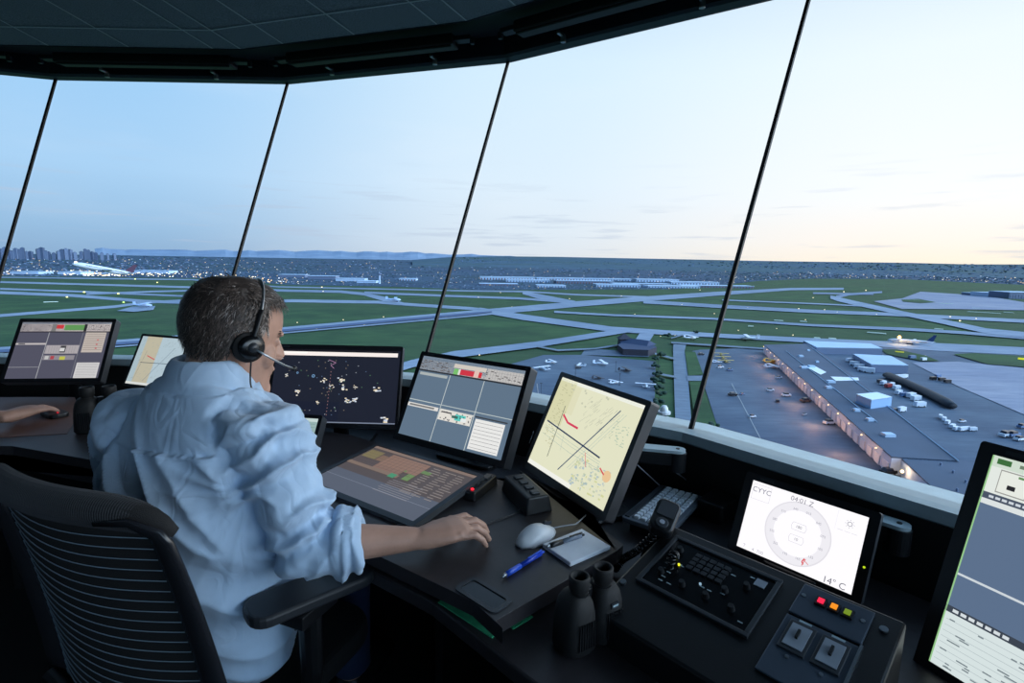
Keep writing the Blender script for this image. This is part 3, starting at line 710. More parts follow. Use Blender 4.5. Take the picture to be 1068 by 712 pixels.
for k in range(2):
    s_ = lp0+.010+k*.046
    b = MB(); cbox(b, s_, s_+.038, .100, .160, .004, .007); q = b.build('switch_frame', DGREY, rpn, bevel=.001)
    b = MB(); cbox(b, s_+.005, s_+.033, .106, .152, .007, .0085); b.build('dial_face', LGREY, q)
    b = MB(); cbox(b, s_+.017, s_+.021, .118, .135, .0085, .013); b.build('toggle', BLACK, q)
    b = MB(); cbox(b, s_+.010, s_+.028, .092, .096, .004, .0048); b.build('lettering', SILL, q)
    b = MB(); b.cyl(cp_(s_+.019,.170,.005), .003, .002, CM@Vector((0,0,1)), 12); b.build('screw', METAL, q)
for s_, d in ((LC-.022,.035),(.012,.19),(LC-.02,.24)):
    b = MB(); b.cyl(cp_(s_,d,.002), .006, .003, CM@Vector((0,0,1)), 16); b.build('fixing_screw', METAL, t)
TCON = Matrix.Translation(t.location)@Matrix.Rotation(uang,4,'Z')
# handset lying on the corner of the console
hp = TCON@cp_(-.005,.02,.012)
t = thing('push_to_talk_handset', 'small black push-to-talk handset with round pad on the console corner', 'handset', (hp.x,hp.y,.812), R(58))
t.rotation_euler = (R(12),R(-20),R(58)); t.scale = (1.15,1.15,1.15)
b = MB(); b.prism(rounded(.075,.042,.012,4), 0, .020); b.build('body', BLACK, t, bevel=.004)
b = MB(); b.prism([(x+.012,y) for x,y in rounded(.034,.030,.003,3)], .020, .0215); b.build('small_screen', DGREY, t)
b = MB(); b.cyl((-.022,0,.0215), .011, .003); b.build('round_pad', DGREY, t, bevel=.001)
b = MB(); b.cyl((-.022,0,.0235), .0045, .002); b.build('centre_button', LGREY, t)
b = MB(); b.taper((0,0,-.10), (.03,.05,.099), (.05,.03)); b.build('cradle', BLACK, t, bevel=.003)
def coil(label, pts, turns, r=.007):
    pts = [Vector(p) for p in pts]
    def path(f):
        n = len(pts)-1; x = min(f*n, n-1e-6); i = int(x); u = x-i
        g = lambda j: pts[min(max(j,0),n)]
        p0,p1,p2,p3 = g(i-1),g(i),g(i+1),g(i+2)
        return .5*((2*p1)+(-p0+p2)*u+(2*p0-5*p1+4*p2-p3)*u*u+(-p0+3*p1-3*p2+p3)*u**3)
    out = []; N = turns*10
    for i in range(N+1):
        f = i/N; p = path(f); t_ = (path(min(1,f+.01))-path(max(0,f-.01))).normalized(); x = t_.cross(Vector((0,0,1))).normalized(); y = t_.cross(x)
        a = 2*PI*i/10; e = min(1, f*12, (1-f)*12); out.append(p+(x*math.cos(a)+y*math.sin(a))*r*e)
    b = MB(); b.tube(out, .0018, 6); return tag(b.build('coiled_cord', BLACKG, smooth=True), label, 'cord')
coil('black coiled cord looping from behind the binoculars to the radio panel', [at(646,622,.70), at(668,622,.70), at(690,612,.735), TCON@cp_(.062,.10,.02), TCON@cp_(.06,.085,.006)], 26, .0075)
coil('black coiled cord running down from the push-to-talk handset', [hp+Vector((-.02,-.03,.0)), at(664,574,.75), at(650,583,.71), at(640,596,.69)], 24, .007)
# loose thin cables behind the map monitor
for pts_, lab in ((((560,400,.83),(563,425,.80),(556,452,.76),(552,462,.72)),'thin grey cable hanging behind the strip monitor'),(((665,485,.80),(678,497,.75),(690,508,.70),(694,512,.69)),'thin white cable dropping to the keyboard'),(((704,492,.76),(716,500,.72),(722,512,.69),(718,522,.69)),'thin grey cable curled beside the keyboard')):
    b = MB(); P = [at(*q) for q in pts_]; out = []
    for i in range(len(P)-1):
        for k in range(6): out.append(P[i].lerp(P[i+1],k/6))
    out.append(P[-1])
    for _ in range(4): out = [out[0]]+[(out[i-1]+out[i]*2+out[i+1])/4 for i in range(1,len(out)-1)]+[out[-1]]
    b.tube(out, .0018, 6); tag(b.build('cable', LGREY, smooth=True), lab, 'cable')
# small black device between keyboard and weather display
dv = at(752,532,.70)
b = MB(); b.prism(rounded(.07,.10,.01), 0, .05); t = b.build('junction_box', BLACK, loc=(dv.x-.005,dv.y+.01,.681), rot=(0,0,R(-48)), bevel=.004); tag(t, 'plain black box between keyboard and weather display', 'box')
# grey rubber pad on the desk behind
# dark telephone behind the left monitor
ph = at(122,402,.70)
t = thing('desk_telephone', 'dark telephone standing between the two left monitors', 'telephone', (ph.x,ph.y,.68), R(-15))
b = MB(); b.taper((0,0,0), (.16,.16,.06), (.15,.10), shift=(0,.03)); b.build('base', BLACK, t, bevel=.006)
b = MB(); b.tube([(-.05,-.06,.09),(-.05,-.05,.12),(-.05,.03,.13),(-.05,.08,.12),(-.05,.09,.09)], [.026,.02,.016,.02,.026], 14); b.build('receiver', BLACKG, t, smooth=True)
for i in range(3):
    for j in range(4):
        b = MB(); b.box((.015+i*.022,-.03+j*.022,.061+.0), (.015,.015,.008)); b.build('key', DGREY, t)

# ------------------------------------------------------------------ office chair
CHF = Vector((.36,.93,0)).normalized(); CHR = Vector((CHF.y,-CHF.x,0)); CH0 = Vector((-.642,1.11,0)); CHZ = math.atan2(CHR.y, CHR.x)
def office_chair(label, loc, rz, padturn):
    t = thing('office_chair', label, 'chair', loc, rz)
    b = MB(); b.prism(rounded(.50,.48,.10,6), .385, .44); st = b.build('seat', MESHF, t, bevel=.02, bseg=3)
    b = MB(); b.tube([(0,-.02,.10),(0,-.02,.38)], [.03,.026], 16); b.box((0,-.02,.365), (.22,.26,.04)); b.build('column', BLACK, t, bevel=.004)
    for k in range(5):
        a = 2*PI*k/5+.3; d = Vector((math.cos(a),math.sin(a),0))
        b = MB(); b.tube([Vector((0,-.02,.10))+d*.02, Vector((0,-.02,.085))+d*.30], [.03,.018], 10, flat=.7); lg = b.build('base_leg', DMETAL, t, smooth=True)
        b = MB(); b.cyl(Vector((0,-.02,.032))+d*.30, .03, .02, d.cross(Vector((0,0,1))), 16); b.cyl(Vector((0,-.02,.055))+d*.30, .008, .05); b.build('caster', BLACK, lg)
    def by(z): # back profile depth
        f = (z-.47)/.50; return -.205-.03*math.sin(PI*min(1,f*1.1))*.3-.085*f*f
    def bp(x, z): x = x*(1.035-.085*(z-.47)/.5); return Vector((x, by(z)-.055*(1-(x/.245)**2), z-.018*(x/.245)**4*(z-.47)/.5))
    # breathable mesh surface with a ribbed weave
    b = MB(); nx, nz = 24, 30
    P = [[bp(-.235+.47*i/nx, .47+.475*j/nz) for i in range(nx+1)] for j in range(nz+1)]
    Q = [[p+Vector((0,.004,0)) for p in row] for row in P]
    for A_, flip in ((P,0),(Q,1)):
        for j in range(nz):
            for i in range(nx):
                q = [A_[j][i],A_[j][i+1],A_[j+1][i+1],A_[j+1][i]]
                b.quad(*(reversed(q) if flip else q))
    back = b.build('back_mesh', MESHF, t, smooth=True)
    TH = mat('pale woven thread', (120,140,158), .6)
    b = MB()
    for j in range(22):
        z = .485+j*.0212
        b.tube([bp(-.222+.444*i/16, z-.016*(1-((i-8)/8)**2))+Vector((0,-.0022,0)) for i in range(17)], .0009, 5)
    b.build('woven_threads', TH, back)
    b = MB(); b.tube([bp(-.25+.50*i/30, .945)+Vector((0,.004,.002-.020*abs((i-15)/15)**8)) for i in range(31)], [.021*(1-.62*abs((i-15)/15)**7) for i in range(31)], 14, flat=1.3)
    tr_ = b.build('top_rail', MESHF, t, smooth=True)
    b = MB()
    for i in range(110):
        x = -.225+.45*i/109; c = bp(x,.945)+Vector((0,.004,.002-.020*abs(x/.25)**8)); q_ = 1-.62*abs(x/.25)**7
        b.tube([c+Vector((0,.0220*q_*math.cos(a),.0282*q_*math.sin(a))) for a in [R(60+ k*18) for k in range(11)]], .0010, 4)
    b.build('rail_ribs', mat('rib thread', (44,48,54), .7), tr_)
    for sx in (-1,1):
        pts = [bp(sx*.150,.935)+Vector((0,-.024,.002)), bp(sx*.205,.942)+Vector((0,-.020,.004)), bp(sx*.236,.932)+Vector((0,-.014,-.004))]+[bp(sx*.236, .915-.445*k/9)+Vector((0,-.012,0)) for k in range(10)]
        b = MB(); b.tube(pts, [.004,.009,.018]+[.024+.008*k/9 for k in range(10)], 12, flat=.42, upv=(0,1,.2)); b.build('back_frame', mat('satin frame plastic', (30,32,37), .26), t, smooth=True)
    b = MB(); b.tube([(-.235,by(.48)-.03,.47),(0,by(.48)-.055,.44),(.235,by(.48)-.03,.47)], .02, 12); b.tube([(0,by(.48)-.05,.44),(0,-.15,.36),(0,-.06,.36)], .026, 12); b.build('back_support', BLACK, t, smooth=True)
    for sx in (-1,1):
        c = Vector((sx*.285,-.045,.682)); ro = Matrix.Rotation(padturn*(1 if sx > 0 else -1), 3, 'Z')
        pl = [c+ro@Vector((x,y,0)) for x,y in rounded(.092,.25,.035,5)]
        b = MB(); b.prism([p.xy for p in pl], .667, .692); pd = b.build('arm_pad', mat('soft arm pad', (40,43,48), .42), t, bevel=.007, bseg=3)
        b = MB(); b.box(c+Vector((0,-.01,-.03)), (.06,.10,.03)); b.tube([c+Vector((0,-.01,-.03)), (sx*.29,-.06,.52), (sx*.27,-.05,.40), (sx*.12,-.03,.375)], [.028,.026,.024,.02], 12, flat=.6); b.build('arm_post', BLACK, t, bevel=.003)
    return t
office_chair('black mesh-back office chair in the foreground, holding the controller', CH0, CHZ, R(-27))

# ------------------------------------------------------------------ people
HPROF = [(-.141,.050,.012,.010),(-.135,.070,-.002,.027),(-.120,.083,-.020,.043),(-.098,.083,-.042,.055),(-.074,.084,-.058,.063),(-.05,.086,-.072,.068),(-.03,.086,-.086,.0725),(-.008,.084,-.097,.076),
 (.015,.091,-.103,.078),(.04,.092,-.106,.079),(.065,.088,-.102,.0755),(.085,.077,-.092,.068),(.100,.061,-.077,.056),(.111,.040,-.056,.040),(.117,.018,-.034,.022),(.1195,.0,-.02,.008)]
def hp_(z, th, off=0):
    P = HPROF; z = max(P[0][0], min(P[-1][0], z))
    for a, b in zip(P, P[1:]):
        if a[0] <= z <= b[0]: u = (z-a[0])/(b[0]-a[0]); f, k, w = (a[i]+(b[i]-a[i])*u for i in (1,2,3)); break
    mid, half = (f+k)/2, (f-k)/2
    c, s_ = math.cos(th), math.sin(th)
    w2 = w*(1-.10*max(0,c)**2)
    return Vector(((w2+off)*s_, mid+(half+off)*c, z+off*max(0,(z-.05)/.07)))
def add_head(b, HM, NK):
    n = 32
    T = lambda v: HM@Vector(v)
    b.loft([[T(hp_(z, 2*PI*k/n)) for k in range(n)] for z in [p[0] for p in HPROF]])
    M3 = HM.to_3x3().normalized()
    b.loft([[T((x*w_, y+dy, z)) for x, dy in ((-1,0),(-.6,d*.7),(0,d),(.6,d*.7),(1,0),(0,-.02))] for z,y,d,w_ in ((.022,.080,.008,.010),(.004,.080,.013,.010),(-.012,.078,.024,.012),(-.026,.078,.032,.015),(-.034,.078,.035,.018),(-.041,.078,.029,.018),(-.049,.080,.010,.014))])   # nose
    for sx in (-1,1):
        b.ell(T((sx*.014,.092,-.039)), (.007,.010,.006), M3)              # nostril wings
        b.ell(T((sx*.026,.079,.018)), (.022,.009,.007), M3)               # brow
        b.ell(T((sx*.031,.0735,-.002)), (.015,.009,.009), M3)            # eye lids
        b.ell(T((sx*.036,.050,-.034)), (.028,.025,.032), M3)              # cheek
        E_ = M3@Euler((R(-8),0,R(-22*sx))).to_matrix()
        b.ell(T((sx*.080,-.010,-.012)), (.007,.018,.031), E_); b.ell(T((sx*.083,-.016,.004)), (.008,.014,.016), E_); b.ell(T((sx*.079,-.004,-.036)), (.006,.008,.010), E_)
    b.tube([T((-.023,.073,-.070)),T((-.010,.0845,-.066)),T((0,.0865,-.067)),T((.010,.0845,-.066)),T((.023,.073,-.070))], [.003,.0055,.006,.0055,.003], 8)
    b.tube([T((-.021,.073,-.074)),T((0,.084,-.078)),T((.021,.073,-.074))], [.003,.006,.003], 8)
    b.ell(T((0,.073,-.114)), (.026,.015,.020), M3)                        # chin
    b.tube([T((0,-.022,-.02)), T((0,-.030,-.075)), NK+Vector((0,0,.0)), NK-Vector((0,0,.07))], [.058,.058,.062,.080], 20)
def add_hand(b, W, d, up, side, curl=1.0, s=1.0):
    d = d.normalized(); up = (up-d*up.dot(d)).normalized(); sv = d.cross(up)*side      # sv points to the little finger
    P = lambda a, c, e: W+(d*a+sv*c+up*e)*s
    prof = [(-.03,.015,.013,0),(.0,.026,.0215,0),(.02,.033,.0205,.001),(.05,.041,.0185,.003),(.078,.042,.0145,.003),(.092,.038,.010,.0)]
    b.loft([[P(a, w_*math.cos(2*PI*k/16), h_*math.sin(2*PI*k/16)+o) for k in range(16)] for a,w_,h_,o in prof])
    for i, (c, L_, r_) in enumerate(((-.0335,.074,.0083),(-.0112,.082,.0086),(.0112,.077,.0082),(.0325,.062,.0074))):
        base = Vector((.076-.006*abs(i-1), c, .002)); fan = (-.20,-.05,.09,.24)[i]
        a0 = [R(-2), R(-40*curl), R(-62*curl)]; pts = [base]; p = base
        for seg, an in zip((.46,.30,.24), a0):
            p = p+Vector((math.cos(an)*math.cos(fan), math.cos(an)*math.sin(fan), math.sin(an)))*L_*seg; pts.append(p)
        pts = [base-Vector((.02,0,0))]+pts
        b.tube([P(*q) for q in pts], [r_*s, r_*1.12*s, r_*1.02*s, r_*.95*s, r_*.72*s], 12)
        b.ell(P(pts[1].x, pts[1].y, pts[1].z+.002), (.0098*s,)*3); b.ell(P(*pts[-1]), (r_*.74*s,)*3, n=10); b.ell(P(*pts[2]), (r_*1.06*s,)*3, n=10)
    th = [(.012,-.022,-.002),(.040,-.046,-.008),(.064,-.058,-.014),(.084,-.058,-.020)]
    b.tube([P(*q) for q in th], [.014*s,.0125*s,.0105*s,.0075*s], 12); b.ell(P(*th[-1]), (.0078*s,)*3, n=10)
def fbm(p, o=3): return noise.fractal(p, .9, 2.0, o)
def ridge(x): return 1-abs(x)*2
SHIRT2 = SHIRT
def person(label, J, fine=True, shirt_m=None, hair_seed=1):
    V = lambda k: Vector(J[k])
    HM = Matrix.Translation(V('head'))@Euler(J['headrot']).to_matrix().to_4x4()@Matrix.Scale(.94,4)
    nk = V('neck'); ls, rs = V('ls'), V('rs'); hip = V('hip'); sd = (rs-ls).normalized(); fw = Vector((-sd.y, sd.x, 0)).normalized()
    sx_ = Vector((sd.x,sd.y,0)).normalized()
    # torso rings follow a line from hips to neck
    def torso(off, rings_):
        out = []
        for z, f, w_, dpt, sh in rings_:
            c = hip.lerp(nk, f); c.z = z; c = c+fw*sh
            tz_ = .045*max(0,min(1,(z-zs+.06)/.05))
            out.append([c-Vector((0,0,tz_*max(-.2,math.sin(q)*.75+math.cos(q)*.45)))+sx_*((w_+off)*(abs(math.cos(q))**.85)*(1 if math.cos(q) > 0 else -1))+fw*((dpt+off)*math.sin(q)) for q in [2*PI*k/36 for k in range(36)]])
        return out
    zs = nk.z
    TR_ = [(hip.z-.10,0,.165,.105,0),(hip.z,.0,.180,.120,0),(hip.z+.10,.15,.190,.125,.0),(hip.z+.22,.35,.195,.130,0),(hip.z+.34,.58,.200,.130,0),(zs-.15,.75,.198,.120,0),(zs-.09,.86,.172,.100,0),(zs-.045,.94,.130,.080,0),(zs-.012,1,.092,.070,0),(zs+.02,1,.072,.066,0)]
    body = MB()
    body.loft(torso(-.012, TR_)); add_head(body, HM, nk)
    for s_ in ('r','l'):
        sh, el, wr = V(s_+'s'), V(s_+'e'), V(s_+'w')
        body.tube([sh, sh.lerp(el,.5), el, el.lerp(wr,.25), el.lerp(wr,.6), el.lerp(wr,.9), wr+(wr-el)*.05], [.050,.045,.038,.038,.031,.0235,.018], 16)
        d = V(s_+'h')-wr
        add_hand(body, wr, d, Vector((0,0,1)), 1 if s_ == 'r' else -1, J.get('curl',.8), 1.06)
        # left hand: d x up gives the right-hand side, so flip it
        hj, kn_, an = hip+sx_*(.09 if s_ == 'r' else -.09), V(s_+'k'), V(s_+'a')
        body.tube([hj, hj.lerp(kn_,.5), kn_, kn_.lerp(an,.35), an], [.085,.075,.055,.055,.036], 16)
        body.tube([an+Vector((0,0,-.02)), an+fw*.10-Vector((0,0,.05)), an+fw*.17-Vector((0,0,.06))], [.036,.036,.028], 12)
    bo = remesh(body, 'person', [SKIN], .0028 if fine else .005, smooth_it=5)
    tag(bo, label, 'person')
    # shirt
    sh_ = MB(); sh_.loft(torso(.010, TR_[:-1]))
    for s_ in ('r','l'):
        sh, el, wr = V(s_+'s'), V(s_+'e'), V(s_+'w')
        inn = sh.lerp(nk, .45)-Vector((0,0,.03)); cf = el.lerp(wr, .26)
        sh_.tube([inn, sh, sh.lerp(el,.35), sh.lerp(el,.7), el, el.lerp(wr,.18), cf], [.066,.070,.069,.066,.062,.058,.056], 20)
        ax = (wr-el).normalized(); u_ = ax.cross(Vector((0,0,1))).normalized(); w_ = ax.cross(u_)
        for q0, rr_ in ((.0,.058),(.016,.0585),(.032,.056)):
            cc = cf+ax*q0; sh_.tube([cc+(u_*math.cos(a)+w_*math.sin(a))*(rr_-.004) for a in [2*PI*k/24 for k in range(24)]], .0105, 8, closed=True)
    tilt = HM.to_3x3()@Vector((0,1,0)); tilt.z = 0; tilt = (tilt.normalized()*.6+fw).normalized(); tr2 = Vector((tilt.y,-tilt.x,0))
    hc = HM@Vector((0,-.030,-.075)); ncv = nk.lerp(hc, .35)
    def crow(r_, z_, t_, o_=0):
        c_ = nk.lerp(hc, max(0,t_)); return [c_+tr2*(r_*math.cos(a))+tilt*(r_*1.0*math.sin(a)+.006)+Vector((0,0,z_-(.080+o_)*max(-.08,math.sin(a)))) for a in [2*PI*k/36 for k in range(36)]]
    sh_.loft([crow(.070,-.02,0), crow(.067,.022,.4), crow(.071,.028,.4), crow(.079,.016,.3,.004), crow(.090,-.018,0,.02), crow(.086,-.024,0,.02), crow(.080,.0,.1)], cap=False, closed=True)
    ap = rs.lerp(hip, .22)+sx_*.03          # armpit
    rsv, rev, rwv = V('rs'), V('re'), V('rw'); lsv, lev = V('ls'), V('le')
    cfp = rev.lerp(rwv, .32)
    def wr_fn(p, n):
        def armco(a, b):
            ab = b-a; t_ = (p-a).dot(ab)/ab.length_squared; q = a+ab*max(0,min(1,t_)); return t_, (p-q).length
        h = 0
        t1, d1 = armco(rsv, rev); t2, d2 = armco(rev, rwv); t3, d3 = armco(lsv, lev)
        wa = max(0, 1-max(0, min(d1,d2,d3)-.075)/.03) if min(d1,d2,d3) < .11 else 0
        q = Vector((p.x*4, p.y*4, p.z*2.0))
        base = fbm(q+Vector((fbm(p*5)*.6,0,0)), 3)
        dr = Vector(((p-ap).dot(sx_), (p-ap).dot(fw), p.z-ap.z)); ds = dr.length
        an = math.atan2(dr.z, dr.x-.02)
        rad = ridge(noise.noise(Vector((an*3.2, ds*2.0, 1.7))))*math.exp(-ds/.22)
        dia = (p.x*sx_.x+p.y*sx_.y)*.75+p.z*.55
        fold = ridge(noise.noise(Vector((dia*13, p.z*2.5, 4.2))))
        h += (1-wa)*((base*.008+(rad-.5)*.012*min(1,ds/.10)+max(0,fold-.22)*.028)*(1 if p.z < zs-.12 else .4))*(1 if p.z < zs-.02 else .2)
        if wa > 0:
            u = t1 if d1 <= d2 else 1+t2*.9
            if d3 < min(d1,d2): u = t3+5
            sp = ridge(noise.noise(Vector((u*6.0+fbm(p*9)*.6, p.z*5, p.x*5+p.y*4))))
            cu = min(1,max(0,(p-cfp).length/.09)); h += wa*(.25+.75*cu)*((sp-.35)*.019+fbm(p*22,2)*.004)
        h += fbm(p*Vector((1,1,1)).length*14, 2)*.0012
        h -= .0035*math.exp(-((t1-.02)/.018)**2)*(d1 < .12)
        if p.z > zs-.125 and wa < .5: h += .0026
        return p+n*h
    so = remesh(sh_, 'shirt', [shirt_m or SHIRT], .004 if fine else .008, bo, 4, wr_fn)
    # trousers
    tb = MB(); tb.loft(torso(.004, TR_[:2]+[(hip.z+.06,.08,.172,.122,0)]))
    for s_ in ('r','l'):
        hj, kn_, an = hip+sx_*(.09 if s_ == 'r' else -.09), V(s_+'k'), V(s_+'a')
        tb.tube([hj, hj.lerp(kn_,.5), kn_, kn_.lerp(an,.4), an+Vector((0,0,.02))], [.098,.090,.072,.066,.058], 18)
    remesh(tb, 'trousers', [JEANS], .009, bo, 4, lambda p,n: p+n*(fbm(p*14,2)*.004))
    for s_ in ('r','l'):
        an = V(s_+'a'); b = MB(); b.tube([an-fw*.04-Vector((0,0,.035)), an-Vector((0,0,.03)), an+fw*.10-Vector((0,0,.048)), an+fw*.20-Vector((0,0,.058))], [.034,.047,.044,.030], 14); b.build('shoe', BLACK, bo, smooth=True)
    # belt is hidden; eyes
    for sx in (-1,1):
        b = MB(); b.ell(HM@Vector((sx*.031,.0765,-.002)), (.0072,)*3, n=14); b.build('eye', mat('eye white', (225,222,215), .2), bo, smooth=True)
    # hair: cap surface plus short strands
    def mask(z, th):
        p = hp_(z, th); c = math.cos(th)
        if z > .078: return p.y < .074
        if z > .030: return p.y < .050-.02*(abs(math.sin(th)) > .6)
        if z > .0: return p.y < .022
        if z > -.035: return p.y < (.016 if z > -.02 else .012) and not (-.028 < p.y < .004 and z < .012 and abs(math.sin(th)) > .7)
        return p.y < -.036-(-.035-z)*.3 and z > -.090
    rh = random.Random(hair_seed)
    b = MB(); nz, nt_ = 60, 96
    z_ = lambda j: -.090+(.1195+.090)*(1-(1-j/nz)**1.7)
    G = {}
    def gp(j, i):
        k = (j, i%nt_)
        if k not in G:
            z, th = z_(j), 2*PI*(i%nt_)/nt_; o = .0075+.0035*noise.noise(hp_(z,th)*40)+.003*max(0,(z-.02)/.1)
            G[k] = HM@hp_(z, th, o)
        return G[k]
    for j in range(nz):
        for i in range(nt_):
            if mask((z_(j)+z_(j+1))/2, 2*PI*(i+.5)/nt_): b.quad(gp(j,i), gp(j,i+1), gp(j+1,i+1), gp(j+1,i))
    HD = mat('dark brown hair', (58,50,47), .5, noise_s=120, noise_a=.3); HB = mat('brown hair', (94,82,76), .45); HG = mat('greying hair', (150,142,138), .45)
    ho = b.build('hair', [HD], bo, smooth=True)
    b = MB(); N = 15000 if fine else 2500
    for _ in range(N):
        z = -.088+(.207)*rh.random()**.85; th = rh.random()*2*PI
        if not mask(z, th): continue
        p = hp_(z, th, .006); e = .004
        nrm = (hp_(z, th, .02)-p).normalized()
        if z > .085: d = Vector((.5*p.x/.07, .9 if p.y > -.02 else -.6, -.1))
        elif p.y > .0: d = Vector((0, -.55 if z < .03 else -.1, -.9))
        else: d = Vector((0, -.25, -1))
        d = d+Vector((rh.gauss(0,.28), rh.gauss(0,.28), rh.gauss(0,.2)))
        d = (d-nrm*d.dot(nrm)).normalized(); L_ = .013+.016*rh.random()*(1.3 if z > .03 else .6); w_ = d.cross(nrm)*(.0006+.0005*rh.random())
        q1 = p+d*L_*.5+nrm*(.0045+.003*rh.random()); q2 = p+d*L_+nrm*(.0035+.004*rh.random())
        side = abs(math.sin(th))
        g = .06+.5*max(0, min(1,(p.y+.04)/.07))*max(0,min(1,(.075-z)/.05))*side+.20*(z < -.04)
        mi = 2 if rh.random() < g else (1 if rh.random() < .42 else 0)
        T = lambda v: HM@v
        b.quad(T(p-w_), T(p+w_), T(q1+w_), T(q1-w_), mi); b.add([T(q1-w_),T(q1+w_),T(q2)], [(0,1,2)], mi)
    sto = b.build('hair_strands', [HD,HB,HG], ho); sto['kind'] = 'stuff'
    b = MB()
    for sx in (-1,1):
        for k in range(60):
            x = sx*(.012+.036*rh.random()); y = .086-abs(x)*.3; z = .019+.003*rh.gauss(0,1)-abs(abs(x)-.03)*.15
            b.tube([HM@Vector((x,y,z)), HM@Vector((x+sx*.006,y+.003,z+.001))], [.0007,.0003], 4)
    b.build('eyebrows', [HD], ho)
    return bo, HM
hd = atY(247,350,1.085)
J1 = dict(head=hd, headrot=(R(-12),R(0),R(-47)), neck=(hd.x-.035,hd.y-.045,1.098), rs=(-.468,.965,1.012), re=(-.385,.945,.790), rw=at(441,561,.783), rh=at(483,550,.785),
          ls=(-.80,1.075,.985), le=(-.95,1.25,.80), lw=(-.78,1.47,.785), lh=(-.68,1.56,.785), hip=(-.655,1.045,.565), rk=(-.47,1.40,.53), lk=(-.66,1.47,.53), ra=(-.47,1.42,.10), la=(-.70,1.52,.10), curl=1.0)
man, HM1 = person('grey-brown haired person in light blue shirt seated at the console, seen from behind', J1)
lw = at(10,434,.785); lh_ = at(40,426,.785)
J2 = dict(head=(-2.28,1.36,1.24), headrot=(R(-6),0,R(5)), neck=(-2.30,1.31,1.115), rs=(-2.09,1.36,1.02), re=(-2.03,1.52,.82), rw=lw, rh=lh_,
          ls=(-2.48,1.30,1.02), le=(-2.60,1.50,.81), lw=(-2.48,1.72,.785), lh=(-2.45,1.85,.785), hip=(-2.26,1.22,.565), rk=(-2.16,1.66,.53), lk=(-2.36,1.66,.53), ra=(-2.16,1.68,.10), la=(-2.38,1.68,.10), curl=.6)
SH2 = mat('dark grey cotton', (50,54,62), .85)
man2, HM2 = person('person at the left frame edge, only a hand on a controller showing', J2, False, SH2, 5)
b = MB(); hq = at(57,431,.752)
t = thing('pointing_device', 'small black controller under the hand at the left edge', 'controller', (hq.x,hq.y,.742), R(-30))
b.prism(rounded(.11,.06,.02), 0, .018); b.build('body', BLACK, t, bevel=.005)
b = MB(); b.cyl((.03,.0,.020), .003, .004, n=10); b.build('red_light', glow((255,40,60),1.4), t)

# ------------------------------------------------------------------ headset on the controller
hs = thing('headset', 'single-ear black headset with microphone boom on the controller head', 'headset', HM1@Vector((.09,-.005,-.01)))
inv = Matrix.Translation(-hs.location)
HT = lambda v: inv@(HM1@Vector(v))
b = MB(); b.tube([HT((.084,.000,-.014)), HT((.090,.000,-.014)), HT((.096,.000,-.014))], [.027,.031,.029], 28); b.build('ear_cushion', RUBBER, hs, smooth=True)
b = MB(); b.tube([HT((.095,.002,-.013)), HT((.104,.002,-.013)), HT((.108,.002,-.013))], [.024,.023,.016], 28); b.build('ear_shell', BLACKG, hs, smooth=True)
b = MB(); b.tube([HT((.107,.004,-.012)), HT((.113,.004,-.012))], [.010,.009], 18); b.build('boom_pivot', DGREY, hs, smooth=True)
bd = []
for k in range(29):
    a = R(-6+ 186*k/28); rr_ = .092+.0 ; bd.append(HT((math.cos(a)*(.100 if abs(math.cos(a))>.5 else .100), .018*math.sin(a)+.004, .012+math.sin(a)*.121)))
b = MB(); b.tube(bd, .0042, 8, flat=.5); b.build('headband', METAL, hs, smooth=True)
b = MB(); b.tube([p for p in bd[:6]], .0058, 8, flat=.6); b.build('band_slider', BLACK, hs, smooth=True)
b = MB(); b.ell(HT((-.098,.004,.005)), (.012,.02,.02)); b.build('temple_pad', RUBBER, hs, smooth=True)
mp_ = [HT(q) for q in ((.112,.006,-.014),(.108,.040,-.030),(.092,.080,-.046),(.066,.108,-.054),(.052,.118,-.056))]
b = MB(); b.tube(mp_, .0022, 8); b.build('microphone_boom', METAL, hs, smooth=True)
b = MB(); b.tube([mp_[-2].lerp(mp_[-1],.3), mp_[-1], mp_[-1]+(mp_[-1]-mp_[-2])*.6], [.005,.006,.004], 12); b.build('microphone', BLACK, hs, smooth=True)
cb_ = [HT((.100,.006,-.042)), HT((.098,.012,-.09)), HT((.11,.03,-.13)), inv@(HM1@Vector((.135,.07,-.145)))]
b = MB(); pp = []
for i in range(3):
    for k in range(8): pp.append(cb_[i].lerp(cb_[i+1],k/8))
for _ in range(5): pp = [pp[0]]+[(pp[i-1]+pp[i]*2+pp[i+1])/4 for i in range(1,len(pp)-1)]+[pp[-1]]
b.tube(pp, .0016, 6); b.build('cable', BLACK, hs, smooth=True)

